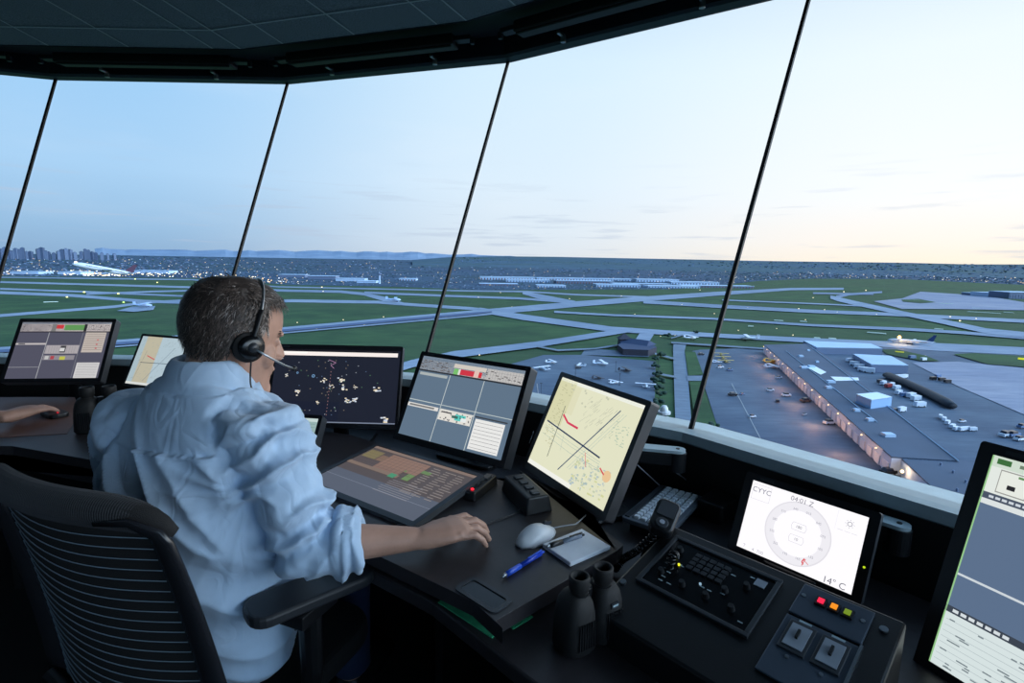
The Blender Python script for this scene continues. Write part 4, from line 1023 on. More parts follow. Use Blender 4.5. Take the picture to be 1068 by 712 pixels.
# ------------------------------------------------------------------ airfield and beyond (ground lies HAG below the cab floor)
GZ = -HAG
def gnd(px, py, dz=0): return at(px, py, GZ+dz)
def ground_mat(name, c1, c2, s1, c3=None, s2=.002, rough=.95):
    m = bpy.data.materials.new(name); m.use_nodes = True; nt = m.node_tree; b = nt.nodes['Principled BSDF']
    b.inputs['Roughness'].default_value = rough; b.inputs['Specular IOR Level'].default_value = .15
    geo = nt.nodes.new('ShaderNodeNewGeometry')
    n1 = nt.nodes.new('ShaderNodeTexNoise'); n1.inputs['Scale'].default_value = s1; n1.inputs['Detail'].default_value = 6
    n2 = nt.nodes.new('ShaderNodeTexNoise'); n2.inputs['Scale'].default_value = s2; n2.inputs['Detail'].default_value = 4
    r1 = nt.nodes.new('ShaderNodeValToRGB'); r1.color_ramp.elements[0].position = .35; r1.color_ramp.elements[1].position = .65
    r1.color_ramp.elements[0].color = (*lin(c1),1); r1.color_ramp.elements[1].color = (*lin(c2),1)
    mx = nt.nodes.new('ShaderNodeMixRGB'); mx.inputs[2].default_value = (*lin(c3 or c1),1)
    r2 = nt.nodes.new('ShaderNodeValToRGB'); r2.color_ramp.elements[0].position = .42; r2.color_ramp.elements[1].position = .68
    for n in (n1,n2): nt.links.new(geo.outputs['Position'], n.inputs['Vector'])
    nt.links.new(n1.outputs['Fac'], r1.inputs['Fac']); nt.links.new(n2.outputs['Fac'], r2.inputs['Fac'])
    nt.links.new(r2.outputs['Color'], mx.inputs[0]); nt.links.new(r1.outputs['Color'], mx.inputs[1])
    mp = nt.nodes.new('ShaderNodeMapping'); mp.inputs['Rotation'].default_value = (0,0,.9); mp.inputs['Scale'].default_value = (1,5,1)
    n3 = nt.nodes.new('ShaderNodeTexNoise'); n3.inputs['Scale'].default_value = s1*2.2; n3.inputs['Detail'].default_value = 8; n3.inputs['Roughness'].default_value = .65
    r3 = nt.nodes.new('ShaderNodeValToRGB'); r3.color_ramp.elements[0].position = .32; r3.color_ramp.elements[1].position = .68
    r3.color_ramp.elements[0].color = (.70,.72,.76,1); r3.color_ramp.elements[1].color = (1.0,1.0,1.0,1)
    m3 = nt.nodes.new('ShaderNodeMixRGB'); m3.blend_type = 'MULTIPLY'; m3.inputs[0].default_value = 1
    nt.links.new(geo.outputs['Position'], mp.inputs[0]); nt.links.new(mp.outputs[0], n3.inputs['Vector']); nt.links.new(n3.outputs['Fac'], r3.inputs['Fac'])
    nt.links.new(mx.outputs[0], m3.inputs[1]); nt.links.new(r3.outputs['Color'], m3.inputs[2]); nt.links.new(m3.outputs[0], b.inputs['Base Color'])
    return m
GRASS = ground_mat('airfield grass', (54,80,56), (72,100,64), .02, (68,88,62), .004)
TOWN = ground_mat('hazed far town and woods', (58,78,98), (74,96,118), .004, (62,84,92), .0007)  # blue haze of distance is mixed into this colour
PAVE = ground_mat('taxiway concrete', (140,152,168), (156,166,180), .02, (126,138,156), .003, .8)
ASPH = ground_mat('runway asphalt', (92,106,134), (102,116,142), .03, (90,102,130), .005, .8)
APRON = ground_mat('apron asphalt', (88,102,118), (104,118,132), .03, (80,94,112), .012, .7)
ROAD = ground_mat('road surface', (122,132,144), (132,142,154), .05)
PALE = ground_mat('pale apron concrete', (146,150,166), (160,160,172), .02, (136,142,162), .006, .7)
def flatpoly(name, px, m, dz):
    b = MB(); P = [gnd(x, y, dz) for x, y in px]
    a = sum(P[i].x*P[(i+1)%len(P)].y-P[(i+1)%len(P)].x*P[i].y for i in range(len(P)))
    if a < 0: P.reverse()
    b.add(P, [tuple(range(len(P)))]); return struct(b.build(name, m))
def taxi(name, px, th, m, dz):      # strip with a real width found from its thickness in view
    b = MB(); ths = th if isinstance(th, (list,tuple)) else [th]*len(px)
    for (x0,y0),(x1,y1),t0,t1 in zip(px, px[1:], ths, ths[1:]):
        b.quad(gnd(x0,y0+t0/2,dz), gnd(x1,y1+t1/2,dz), gnd(x1,y1-t1/2,dz), gnd(x0,y0-t0/2,dz))
    return struct(b.build(name, m))
b = MB(); n = 64; b.add([(60000*math.cos(2*PI*k/n), 60000*math.sin(2*PI*k/n), GZ) for k in range(n)], [tuple(range(n))]); struct(b.build('ground', GRASS))
low = [(-300,284),(-80,286),(0,287.5),(200,290),(300,297),(420,299),(500,302.5),(700,301.5),(745,298),(790,293),(848,290.5),(940,291),(1068,297),(1400,306)]
b = MB(); P = [gnd(x,y,.3) for x,y in low]; Q = [Vector((p.x,p.y,0)).normalized()*55000 for p in P]; Q = [Vector((q.x,q.y,GZ+.3)) for q in Q]
for i in range(len(P)-1): b.quad(P[i],P[i+1],Q[i+1],Q[i])
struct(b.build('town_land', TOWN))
# low ridge on the right horizon and pale mountains
def rise(name, pts, d0, d1, m, drop=GZ):
    b = MB(); A_ = []; T_ = []; E_ = []
    for x, up in pts:
        d = ray(x, 272); h = Vector((d.x,d.y,0)).normalized()
        A_.append(h*d0+Vector((0,0,drop))); T_.append(h*d1+Vector((0,0,EYE+up/547.3*d1*(Vector((d.x,d.y,0)).length)))); E_.append(h*d1*1.3+Vector((0,0,drop)))
    for i in range(len(pts)-1):
        M_ = [(A_[j].lerp(T_[j], .5)+Vector((0,0,-(T_[j].z-drop)*.12))) for j in (i,i+1)]
        b.quad(A_[i],A_[i+1],M_[1],M_[0]); b.quad(M_[0],M_[1],T_[i+1],T_[i]); b.quad(T_[i],T_[i+1],E_[i+1],E_[i])
    return struct(b.build(name, m, smooth=False))
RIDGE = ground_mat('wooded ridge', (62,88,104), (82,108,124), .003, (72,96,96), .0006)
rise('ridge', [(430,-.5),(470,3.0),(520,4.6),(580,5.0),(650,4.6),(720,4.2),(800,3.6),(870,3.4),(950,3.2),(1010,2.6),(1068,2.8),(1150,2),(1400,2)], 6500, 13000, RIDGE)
rm = random.Random(2)
MOUNT = ground_mat('distant hazy mountains', (128,146,168), (140,158,178), .0002, (146,162,182), .0001)  # pale blue haze painted into the mountain colour
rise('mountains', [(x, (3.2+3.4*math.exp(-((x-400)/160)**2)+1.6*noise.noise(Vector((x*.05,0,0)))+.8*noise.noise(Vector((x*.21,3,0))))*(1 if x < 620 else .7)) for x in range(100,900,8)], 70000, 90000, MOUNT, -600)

# taxiways and runways
T = [('taxiway',[(-60,324),(0,329),(120,319.6),(150,315.5),(230,311)],[3.2,3,2.6,2.4,2.2],PAVE),
 ('taxiway',[(-40,303),(0,305),(75,308),(150,314),(215,316),(305,313.5),(395,315),(421,317),(490,321.5),(514,324)],3.0,PAVE),
 ('taxiway',[(0,301),(84,304),(200,309),(290,311)],1.8,PAVE),('taxiway',[(0,294),(75,296),(200,299.5),(299,303),(355,304),(380,306.5),(402,312),(421,317)],[1.8,1.8,2,2.4,2.6,3,5,3],PAVE),
 ('taxiway',[(-20,288.8),(200,291.5),(290,299),(490,303.3)],1.3,PAVE),('taxiway',[(90,306.5),(159,304),(205,302.8)],1.8,PAVE),
 ('taxiway',[(380,305),(490,309.3),(541,311),(597,315.2)],2.2,PAVE),('taxiway',[(470,303),(550,304),(601,307.2),(690,310)],1.5,PAVE),('taxiway',[(545,305),(560,308.5),(600,315.5)],[3,5,3.5],PAVE),
 ('runway',[(-80,371),(130,357.5),(300,344),(490,327),(517,324.5),(601,317),(671,311.6),(743,306.5),(825,301.3),(880,301)],[8.5,7.5,6.6,6.6,6.2,5.8,5,4.2,2.4,2],PAVE),
 ('taxiway',[(500,323),(545,330.5),(638,343.2),(702,347),(753,350),(860,355.5),(920,358.5),(974,361.5),(1068,366),(1200,372)],[5,6,5.5,4.6,4.2,5,6,8,8,8],PAVE),
 ('taxiway',[(578,325),(640,328.5),(743,332.2),(848,339),(943,343),(1004,346.7),(1068,352),(1200,360)],[2,2,2,2.4,3,3,3,3],PAVE),
 ('runway',[(671,314.5),(763,320),(848,324.5),(932,327.7),(1068,334.7),(1200,340)],[3.5,3.6,3.5,3.4,3.6,3.6],PAVE),
 ('taxiway',[(753,312.7),(860,317),(900,319)],1.3,PAVE),('taxiway',[(848,305.6),(911,306.6)],1.6,PAVE),
 ('taxiway',[(872,309.5),(886,306.8),(920,304.5)],[3,2.4,1.8],PAVE),('taxiway',[(866,309.5),(874,311.8),(890,315.5),(941,326.5),(983,335),(1029,345),(1068,349),(1200,358)],[3.5,4.5,4.5,4.5,5,5.5,6,6],PAVE),
 ('taxiway',[(380,394),(430,379),(474,369.5),(560,359),(638,346.8),(660,343.5)],[9,8,7.2,6,5,4],PAVE),
 ('service_road',[(560,361),(582,365),(620,363.4),(645,359.5)],1.6,ROAD),('service_road',[(700,357),(800,363.5)],1.6,ROAD),
 ('service_road',[(683,389),(706,393)],2,ROAD),('service_road',[(683,368.6),(704,374)],1.8,ROAD),('service_road',[(700,352.5),(712,349)],1.4,ROAD)]
for i, (nm, pl, th, m) in enumerate(T): taxi(nm, pl, th, m, .5+.06*i)
taxi('runway_centre', [(-80,371),(130,357.5),(300,344),(490,327),(513,324.8)], [3,2.7,2.3,2.2,1.2], ASPH, 2.0)
flatpoly('apron', [(668,346),(683,347),(676,358),(660,358)], PAVE, .9)
flatpoly('apron', [(430,520),(470,396),(540,377.5),(567,370),(607,370),(684,376.5),(680,520)], APRON, .7)
flatpoly('apron', [(611,363),(680,368),(676,372),(606,370)], APRON, .75)
flatpoly('road', [(702.5,357),(716,358),(714,366),(717.5,391),(722,450),(725,520),(706,520),(704.5,445),(702,366)], ROAD, .95)
flatpoly('apron', [(722,366),(730,364.5),(800,362),(1100,362),(1400,400),(1400,900),(760,560),(752,456),(733,397.5)], APRON, .8)
flatpoly('grass_verge', [(714.5,366.5),(725,366.5),(733.5,390.5),(718,391.5)], GRASS, 1.4)
flatpoly('grass_verge', [(719,397.5),(732,397.5),(754,462),(790,520),(738,520),(727,455)], GRASS, 1.4)
flatpoly('link_road', [(716,391.5),(736,391.5),(738,397),(717,397)], ROAD, 1.2)
flatpoly('pale_apron', [(951,378),(1000,377),(1068,383.5),(1400,420),(1400,540),(1068,432),(1000,403)], PALE, 1.1)
flatpoly('grass_verge', [(919,364.2),(935,364),(965,370.5),(980,376.5),(960,376),(925,369)], GRASS, 1.6)
flatpoly('grass_verge', [(994,369),(1016,368),(1068,371),(1250,379),(1250,398),(1068,382.5),(1030,379.5)], GRASS, 1.6)
flatpoly('far_apron', [(911,314),(941,311),(960,304),(1029,308.5),(1068,315),(1200,322),(1200,334),(1068,323.5),(987,322),(941,322)], PALE, 1.2)
flatpoly('grass_verge', [(940,312.2),(958,311.5),(976,315),(960,316),(942,314.5)], GRASS, 1.7)
flatpoly('small_apron', [(122,324),(138,319.5),(162,319),(160,323),(140,325)], PAVE, 1.3)
taxi('apron_line', [(763,399.5),(801,472)], [.6,1.0], mat('painted line', (190,188,180), .8), 1.6)

# buildings ----------------------------------------------------------
ROOFD = mat('dark roofing', (72,84,102), .85, noise_s=.05, noise_a=.12); ROOFL = mat('pale metal roof', (176,198,220), .6, noise_s=.1, noise_a=.05)
WALLW = mat('pale cladding', (176,196,224), .7, noise_s=.3, noise_a=.06); WALLD = mat('dark brick', (54,54,66), .9); WALLG = mat('grey cladding', (110,124,150), .8)
DOORW = mat('white dock door', (214,222,236), .6); WIN = mat('dark window glass', (30,38,54), .2)
def building(name, label, px, h, wm, rm, group=None, parts=None, par=None, lip=0):
    """px: roof outline in view; extruded down to the ground"""
    P = [at(x,y,GZ+h) for x,y in px]; c = sum(P, Vector())/len(P); c.z = GZ
    a = sum(P[i].x*P[(i+1)%len(P)].y-P[(i+1)%len(P)].x*P[i].y for i in range(len(P)))
    if a < 0: P.reverse()
    L_ = [p-c for p in P]; t = thing(name, label, 'building', c, 0, group)
    b = MB(); n = len(L_)
    b.add([(p.x,p.y,0) for p in L_]+[(p.x,p.y,h) for p in L_], [(i,(i+1)%n,n+(i+1)%n,n+i) for i in range(n)]); b.build('wall', wm, t)
    b = MB(); b.prism([(p.x,p.y) for p in L_], h-.4, h+.15); b.build('roof', rm, t)
    if lip:
        b = MB()
        for i in range(n):
            p, q = L_[i], L_[(i+1)%n]; b.tube([(p.x,p.y,h+.3),(q.x,q.y,h+.3)], lip, 4)
        b.build('parapet', ROOFL, t)
    return t, c
HB_ = 8
A_, A2 = at(797,359.5,GZ+HB_), at(930,476.5,GZ+HB_)
main, mc = building('freight_building', 'long dark-roofed freight building with lit dock doors along one wall', [(797,359.5),(842,358.5),(868,375),(1000,480.5),(930,476.5)], HB_, WALLW, ROOFD)
d = (A2-A_); d.z = 0; Lw = d.length; d.normalize(); nrm = Vector((-d.y, d.x, 0)); 
if (Vector((0,0,0))-A_).dot(nrm) < 0: nrm = -nrm
ang = math.atan2(d.y, d.x); Mz = Matrix.Rotation(ang,3,'Z')
nd = 34
for k in range(nd):
    p = A_+d*(Lw*(k+.5)/nd); 
    b = MB(); b.box((p.x-mc.x+nrm.x*.15, p.y-mc.y+nrm.y*.15, 2.6), (Lw/nd*.62,.5,4.6), Mz); b.build('dock_door', DOORW, main)
    if k % 2 == 0:
        b = MB(); b.ell((p.x-mc.x+nrm.x*1.0, p.y-mc.y+nrm.y*1.0, HB_-1.0), (.32,.32,.32), n=8); b.build('wall_lamp', glow((255,214,150),4.0), main)
for k in range(7):
    p = A_+d*(Lw*(k+.6)/7)+nrm*13
    l = bpy.data.lights.new('wall_lamp_light', 'POINT'); l.energy = 4200*(.5+k*.12); l.color = (1,.40,.16); l.shadow_soft_size = .5
    o = bpy.data.objects.new('wall_lamp_light', l); C.objects.link(o); o.location = (p.x, p.y, GZ+HB_-1)
b = MB()
for (x0,y0),(x1,y1) in (((842,358.5),(1000,480.5)),((820,366),(915,440))):
    p, q = at(x0,y0,GZ+HB_+.4)-mc, at(x1,y1,GZ+HB_+.4)-mc; b.tube([p,q], .3, 4)
b.build('roof_seam', ROOFL, main)
b = MB()
for x,y,s_ in ((835,372,1.2),(838,384,1.5),(846,383,1.5),(866,399,1.6),(864,405,1.2),(893,429,1),(907,439,1),(926,455,1.6),(852,378,.8),(843,366,.8)):
    p = at(x,y,GZ+HB_)-mc; b.taper((p.x,p.y,HB_+.1), (3*s_,2.2*s_,1.4), (2.8*s_,2*s_))
b.build('roof_units', ROOFL, main)
b = MB()
for pl in (((839,381.5),(848,380.5),(862,388),(856,390.5)),((866,392.5),(895,393.5),(896,396.5),(872,397))):
    P = [at(x,y,GZ+HB_+.35)-mc for x,y in pl]; P.sort(key=lambda p: 0); b.add(P, [(0,1,2,3)])
b.build('skylight', mat('skylight glazing', (214,232,245), .3), main)
near, nc = building('warehouse', 'flat dark-roofed warehouse wing nearest the tower with lamp on wall', [(934,472.5),(1002,480),(1050,486.5),(1068,495),(1120,520),(1150,600),(1012,545)], HB_-.5, WALLW, ROOFD)
b = MB(); p = at(941,491.5,GZ+4.5)-nc; b.ell(p, (.6,.6,.6), n=10); b.build('wall_lamp', glow((255,220,160),6.0), near)
l = bpy.data.lights.new('wall_lamp_light', 'POINT'); l.energy = 1200; l.color = (1,.6,.3); o = bpy.data.objects.new('wall_lamp_light', l); C.objects.link(o); o.location = at(938,490,GZ+5.5)
b = MB()
for x,y in ((981,485),(994,493),(1007,503),(1030,490),(1058,503),(998,512),(1010,520)):
    p = at(x,y,GZ+HB_-.3)-nc; b.cyl((p.x,p.y,HB_+.1), .35, 1.2, n=8)
b.build('roof_vents', WALLG, near)
building('hangar', 'low hangar with pale blue roof behind the freight building', [(838,355.3),(908,358.2),(920.5,363.3),(852,362.2)], 7, WALLG, ROOFL)
building('hangar', 'smaller pale-roofed hangar right of the blue-roofed hangar', [(889.5,369),(929,371),(947.5,381),(909,380)], 7, WALLG, ROOFL)
building('cargo_shed', 'square white shed standing beside the freight roof', [(893,411),(915,409),(930.5,414),(909,417)], 13, mat('sky blue cladding', (140,176,214), .7), mat('snow white roof', (226,236,244), .6))
t, c = building('office_building', 'dark brick building with hipped roof beside the aircraft apron', [(644,359.5),(652,355.5),(678,357.5),(685,362),(676,365),(650,364)], 6, WALLD, mat('navy roof', (46,60,88), .8))
b = MB(); p = at(651,356,GZ+6)-c; q = at(680,360,GZ+6)-c; d_ = (q-p); d_.z = 0; M_ = Matrix.Rotation(math.atan2(d_.y,d_.x),3,'Z')
mid = (p+q)/2; L2 = d_.length; vs = [mid+M_@Vector((x,y,0)) for x,y in ((-L2*.5,-9),(L2*.5,-9),(L2*.5,9),(-L2*.5,9))]+[mid+M_@Vector((x,0,4)) for x in (-L2*.4,L2*.4)]
b.add(vs, [(0,1,5,4),(1,2,5),(2,3,4,5),(3,0,4)]); b.build('hipped_roof', mat('navy roof', (46,60,88), .8), t)
b = MB(); pk = p+Vector((0,0,0)); b.taper((pk.x,pk.y,0), (11,11,9), (10,10)); b.taper((pk.x,pk.y,9), (13,13,5), (.5,.5)); b.build('gable_tower', WALLD, t)
b = MB(); 
for k in range(9):
    w_ = p.lerp(q, (k+.5)/9); b.box((w_.x-M_.col[1].x*8.2, w_.y-M_.col[1].y*8.2, 3), (1.6,.6,2.2), M_)
b.build('windows', SILL, t)
# curved dark jet bridge / windbreak fence
b = MB(); P = [at(x,y,GZ+3) for x,y in ((926,391),(945,399),(967,409),(985,418),(992,423))]; c = P[2].copy(); c.z = GZ
b.tube([p-c for p in P], [3.6,3.6,3.6,3.6,3.0], 14, upv=(0,0,1), flat=.6); t = b.build('covered_walkway', mat('dark tunnel skin', (32,38,48), .7), smooth=True, loc=c); tag(t, 'long dark rounded covered walkway on the apron beyond the roof', 'walkway')
# ------------- far warehouses beyond the runways
FW = mat('far white cladding', (188,210,236), .7); rb = random.Random(21)
far = [(501,558,291.5,3.0),(528,574,294,2.6),(560,600,291.8,2.2),(580,640,295.5,3.0),(600,660,292.2,2.0),(622,668,299,2.6),(664,708,294,3.0),(640,700,298,2.4),(700,750,296.5,2.6),(712,786,299.6,2.0),(500,540,297.5,1.8),(560,590,299.5,2.2),(676,730,300,2.0),
       (321,350,291,3.2),(350,380,293,2.6),(372,392,295,2.0),(290,318,289,2.6),(416,434,292.5,2.0),(60,84,286,2.2),(10,40,285.5,1.8),(100,124,285.5,2.0),(140,176,284.5,2.2),(1032,1050,310,3.4),(1052,1085,311.5,5.0),(1022,1034,309,2.2)]
for i, (x0, x1, y, hh) in enumerate(far):
    p, q = gnd(x0,y), gnd(x1,y+(x1-x0)*.014); dd = q-p; dist = (p+q).length/2; h = hh/547.3*dist*.95
    c = (p+q)/2; M_ = Matrix.Rotation(math.atan2(dd.y,dd.x),3,'Z')
    reg = 'on the right edge of the airfield' if x0 > 1000 else ('at the far left under the skyline' if x0 < 250 else ('beyond the runways behind the radar monitor' if x0 < 450 else 'beyond the runways in the middle'))
    t = thing('warehouse', 'pale distant warehouse '+reg, 'building', c, math.atan2(dd.y,dd.x), 'pale distant warehouses '+reg)
    dp = dist*.02+20
    b = MB(); b.box((0,dp/2,h/2), (dd.length,dp,h)); b.build('wall', FW if rb.random() < .7 else WALLG, t)
    b = MB(); b.box((0,dp/2,h+.5), (dd.length*1.02,dp*1.05,1)); b.build('roof', ROOFL, t)
    if x0 > 400: 
        b = MB()
        for k in range(int((x1-x0)/3)): b.box((-dd.length/2+dd.length*(k+.5)/int((x1-x0)/3), -.4, h*.35), (dd.length/int((x1-x0)/3)*.4,.8,h*.6))
        b.build('loading_doors', WALLG if rb.random() < .5 else mat('brick doors', (120,92,92), .8), t)
# control tower far away
p = gnd(396,296); dist = p.length
t = thing('control_tower', 'slender pale control tower far across the airfield', 'tower', p)
h = 11.5/547.3*dist
b = MB(); b.tube([(0,0,0),(0,0,h*.78)], [dist*.0018,dist*.0013], 12); b.build('shaft', FW, t)
b = MB(); b.tube([(0,0,h*.74),(0,0,h*.80),(0,0,h*.92),(0,0,h*.94)], [dist*.0015,dist*.0035,dist*.004,dist*.002], 12); b.build('cab', WALLG, t)
b = MB(); b.tube([(0,0,h*.93),(0,0,h*1.05)], dist*.0005, 6); b.build('mast', FW, t)
# city skyline
CITY = mat('hazy tower blocks', (74,90,116), .8); CITY2 = mat('hazy lighter blocks', (98,114,140), .8)  # block colours muted toward the sky to carry the haze
rs_ = random.Random(31)
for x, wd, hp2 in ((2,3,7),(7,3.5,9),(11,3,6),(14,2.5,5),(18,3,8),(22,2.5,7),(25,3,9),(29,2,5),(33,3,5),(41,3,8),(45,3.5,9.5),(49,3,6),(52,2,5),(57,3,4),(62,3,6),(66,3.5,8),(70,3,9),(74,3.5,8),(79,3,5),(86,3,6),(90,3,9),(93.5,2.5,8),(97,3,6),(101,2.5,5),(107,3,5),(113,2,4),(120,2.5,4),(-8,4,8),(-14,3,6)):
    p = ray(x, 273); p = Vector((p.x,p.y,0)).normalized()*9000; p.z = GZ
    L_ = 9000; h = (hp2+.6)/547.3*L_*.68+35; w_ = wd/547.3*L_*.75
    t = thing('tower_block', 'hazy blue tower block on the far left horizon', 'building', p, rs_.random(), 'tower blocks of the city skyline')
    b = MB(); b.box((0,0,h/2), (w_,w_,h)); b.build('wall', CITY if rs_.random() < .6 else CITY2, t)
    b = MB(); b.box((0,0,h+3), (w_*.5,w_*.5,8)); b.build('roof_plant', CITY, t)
# far houses, trees and lights: nobody could count them
def blobs(name, label, cat, N, mats, mk):
    b = MB(); 
    for _ in range(N): mk(b)
    o = b.build(name, mats); tag(o, label, cat); o['kind'] = 'stuff'; return o
rq = random.Random(77)
def lowy(x):
    for (a,b_),(c,d_) in zip(low, low[1:]):
        if a <= x <= c: return b_+(d_-b_)*(x-a)/(c-a)
    return 290
def hz(x): return 272.1+.017*(x-534)
def farpt(ymin=3.2, k=1.0):
    x = rq.uniform(-60,1130); lo_ = lowy(x)
    y = hz(x)+ymin+(lo_-hz(x)-ymin)*rq.random()**k
    return x, y, gnd(x,y)
def mk_house(b):
    x, y, p = farpt(3.0, .9); dist = p.length; w_ = dist*rq.uniform(.0010,.0034); h = dist*rq.uniform(.0004,.0011); 
    b.box((p.x,p.y,GZ+h/2), (w_,w_*.8,h), Matrix.Rotation(rq.random(),3,'Z'), rq.choice((0,0,1,1,2,2,3)))
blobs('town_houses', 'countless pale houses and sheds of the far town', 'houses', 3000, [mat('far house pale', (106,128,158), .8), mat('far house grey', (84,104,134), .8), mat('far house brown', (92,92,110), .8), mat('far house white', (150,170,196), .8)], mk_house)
def mk_tree(b):
    x, y, p = farpt(2.0, .9); dist = p.length; w_ = dist*rq.uniform(.0012,.004); h = dist*rq.uniform(.0006,.0013)
    b.taper((p.x,p.y,GZ), (w_*1.6,w_,h), (w_*.7,w_*.4), rq.choice((0,1)))
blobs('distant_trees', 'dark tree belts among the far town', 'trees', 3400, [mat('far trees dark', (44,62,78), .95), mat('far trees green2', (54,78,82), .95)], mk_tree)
# houses on the ridge slope
def mk_rh(b):
    x = rq.uniform(470,1130); f = rq.random(); d0 = ray(x,272); hdir = Vector((d0.x,d0.y,0)).normalized(); r_ = 6600+5600*f
    z = GZ+ (130+60)*(f**1.3)*.80; w_ = r_*rq.uniform(.001,.003)
    p = hdir*r_; b.box((p.x,p.y,z+r_*.0006), (w_,w_,r_*.0012), None, rq.choice((0,1,2)))
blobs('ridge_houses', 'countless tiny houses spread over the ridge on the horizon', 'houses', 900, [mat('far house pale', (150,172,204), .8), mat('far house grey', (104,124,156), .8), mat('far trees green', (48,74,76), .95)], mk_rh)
def mk_light(b):
    while True:
        x, y, p = farpt(4.0, .75)
        left = .8 if x < 320 else (.7 if x < 480 else .5)
        if rq.random() < left: break
    dist = p.length; r_ = dist*rq.uniform(.0003,.0008); b.ell((p.x,p.y,GZ+dist*.0014), (r_,)*3, n=6, mi=rq.choice((0,0,1,1,2)))
blobs('town_lights', 'scattered street lights of the far town', 'lights', 620, [glow((255,236,200),1.6), glow((255,214,160),1.3), glow((225,238,255),1.6)], mk_light)
def mk_light2(b):
    x = rq.choice((rq.uniform(70,130), rq.uniform(120,300), rq.uniform(0,320))); y = lowy(x)-rq.uniform(.3,5.5); p = gnd(x,y); dist = p.length
    r_ = dist*rq.uniform(.0005,.0011); b.ell((p.x,p.y,GZ+dist*.0016), (r_*1.4,r_*1.4,r_), n=6, mi=rq.choice((0,0,1,2)))
blobs('terminal_lights', 'bright cluster of apron lights below the left skyline', 'lights', 260, [glow((255,244,214),2.2), glow((255,220,170),1.8), glow((230,240,255),2.2)], mk_light2)
# airfield edge lights and signs, one by one
EL = glow((255,235,190),2.5); ELG = glow((190,255,120),2.5); ELW = glow((225,235,250),1.2)
def small_light(x, y, s_=1, m=EL, lab='small light beside a taxiway on the airfield', grp='taxiway lights on the airfield', nm='taxiway_light'):
    p = gnd(x,y); dist = p.length; r_ = dist*.0011*s_
    b = MB(); b.ell((0,0,r_*1.5), (r_,r_,r_*.8), n=8); t = b.build(nm, m, loc=p); tag(t, lab, 'light', grp)
for x, y, s_ in ((310,337,1),(358,334,1),(400,331,1),(330,343.5,1),(380,339.5,1),(425,335.5,.8),(465,331.5,.8),(337,304.5,1),(336,300,1),(335.5,300,1),(499,310.5,.8),(534,320.5,.8),(522,305.5,.8),(594,312,.8),(648,309,.8),(662,328,.8),(745,327.5,.8),(711,318,.9),(833,322.5,1),(860,323.5,.8),(873,326,.8),(991,331,1),(1018,333,.9),(914,328.5,.8),(1001,335.5,1.2),(689,351,.8),(704,350,.8),(827,350,1),(805,355,.8),(848,311,.8),(965,371.5,.8),(500,371,1.6),(730,303,.8),(780,321,.8),(880,305,1),(903,303.5,1),(840,334,.8),(810,343,.8),(770,345,.8)):
    small_light(x, y, s_*.8)
for x, y, s_ in ((88,306,1.3),(123.5,307.5,1.3),(141,292,1),(164,295.5,1),(70,311,1.2)): small_light(x, y, s_, glow((240,240,150),2.5), 'yellowish light among the taxiways at far left', 'yellow lights among the left taxiways')
small_light(129,316.5,1.3, ELG, 'green light beside the taxiway at left', None)
def sign(x, y, w_, h_, c_, lab, grp):
    p = gnd(x,y); dist = p.length; W_, H_ = w_/547*dist, h_/547*dist
    t = thing('airfield_sign', lab, 'sign', p, math.atan2(-p.x, p.y), grp)
    b = MB(); b.box((0,0,H_*.6), (W_,.4,H_)); b.build('panel', glow(c_,.9), t)
    b = MB(); b.box((-W_*.3,0,H_*.1), (.3,.3,H_*.2)); b.box((W_*.3,0,H_*.1), (.3,.3,H_*.2)); b.build('post', BLACK, t)
sign(938,369,6,2,(190,200,60),'yellow lit sign on the grass by the airliner', None); sign(1067,377,6,2.5,(220,230,60),'yellow lit sign on the grass at the right edge', None)
for x, y, w_ in ((949,313,14),(1026,326.5,20),(1052,326.5,6),(984,317,6),(979,344,6),(914,348.2,14),(852,353.5,5),(868,354,6),(990,317,5),(1018,322,5),(53,315.5,9),(812,335,8),(838,336,6),(783,341,5)):
    p = gnd(x,y); dist = p.length
    b = MB(); W_ = w_/547*dist
    b.taper((0,0,0), (W_,5,.8), (W_*.9,4)); t = b.build('pale_marker_board', mat('pale marker', (196,206,190), .8), loc=(p.x,p.y,GZ+1), rot=(0,0,math.atan2(-p.x,p.y))); tag(t, 'pale low marker strip on the airfield grass', 'marker', 'pale marker strips on the airfield')

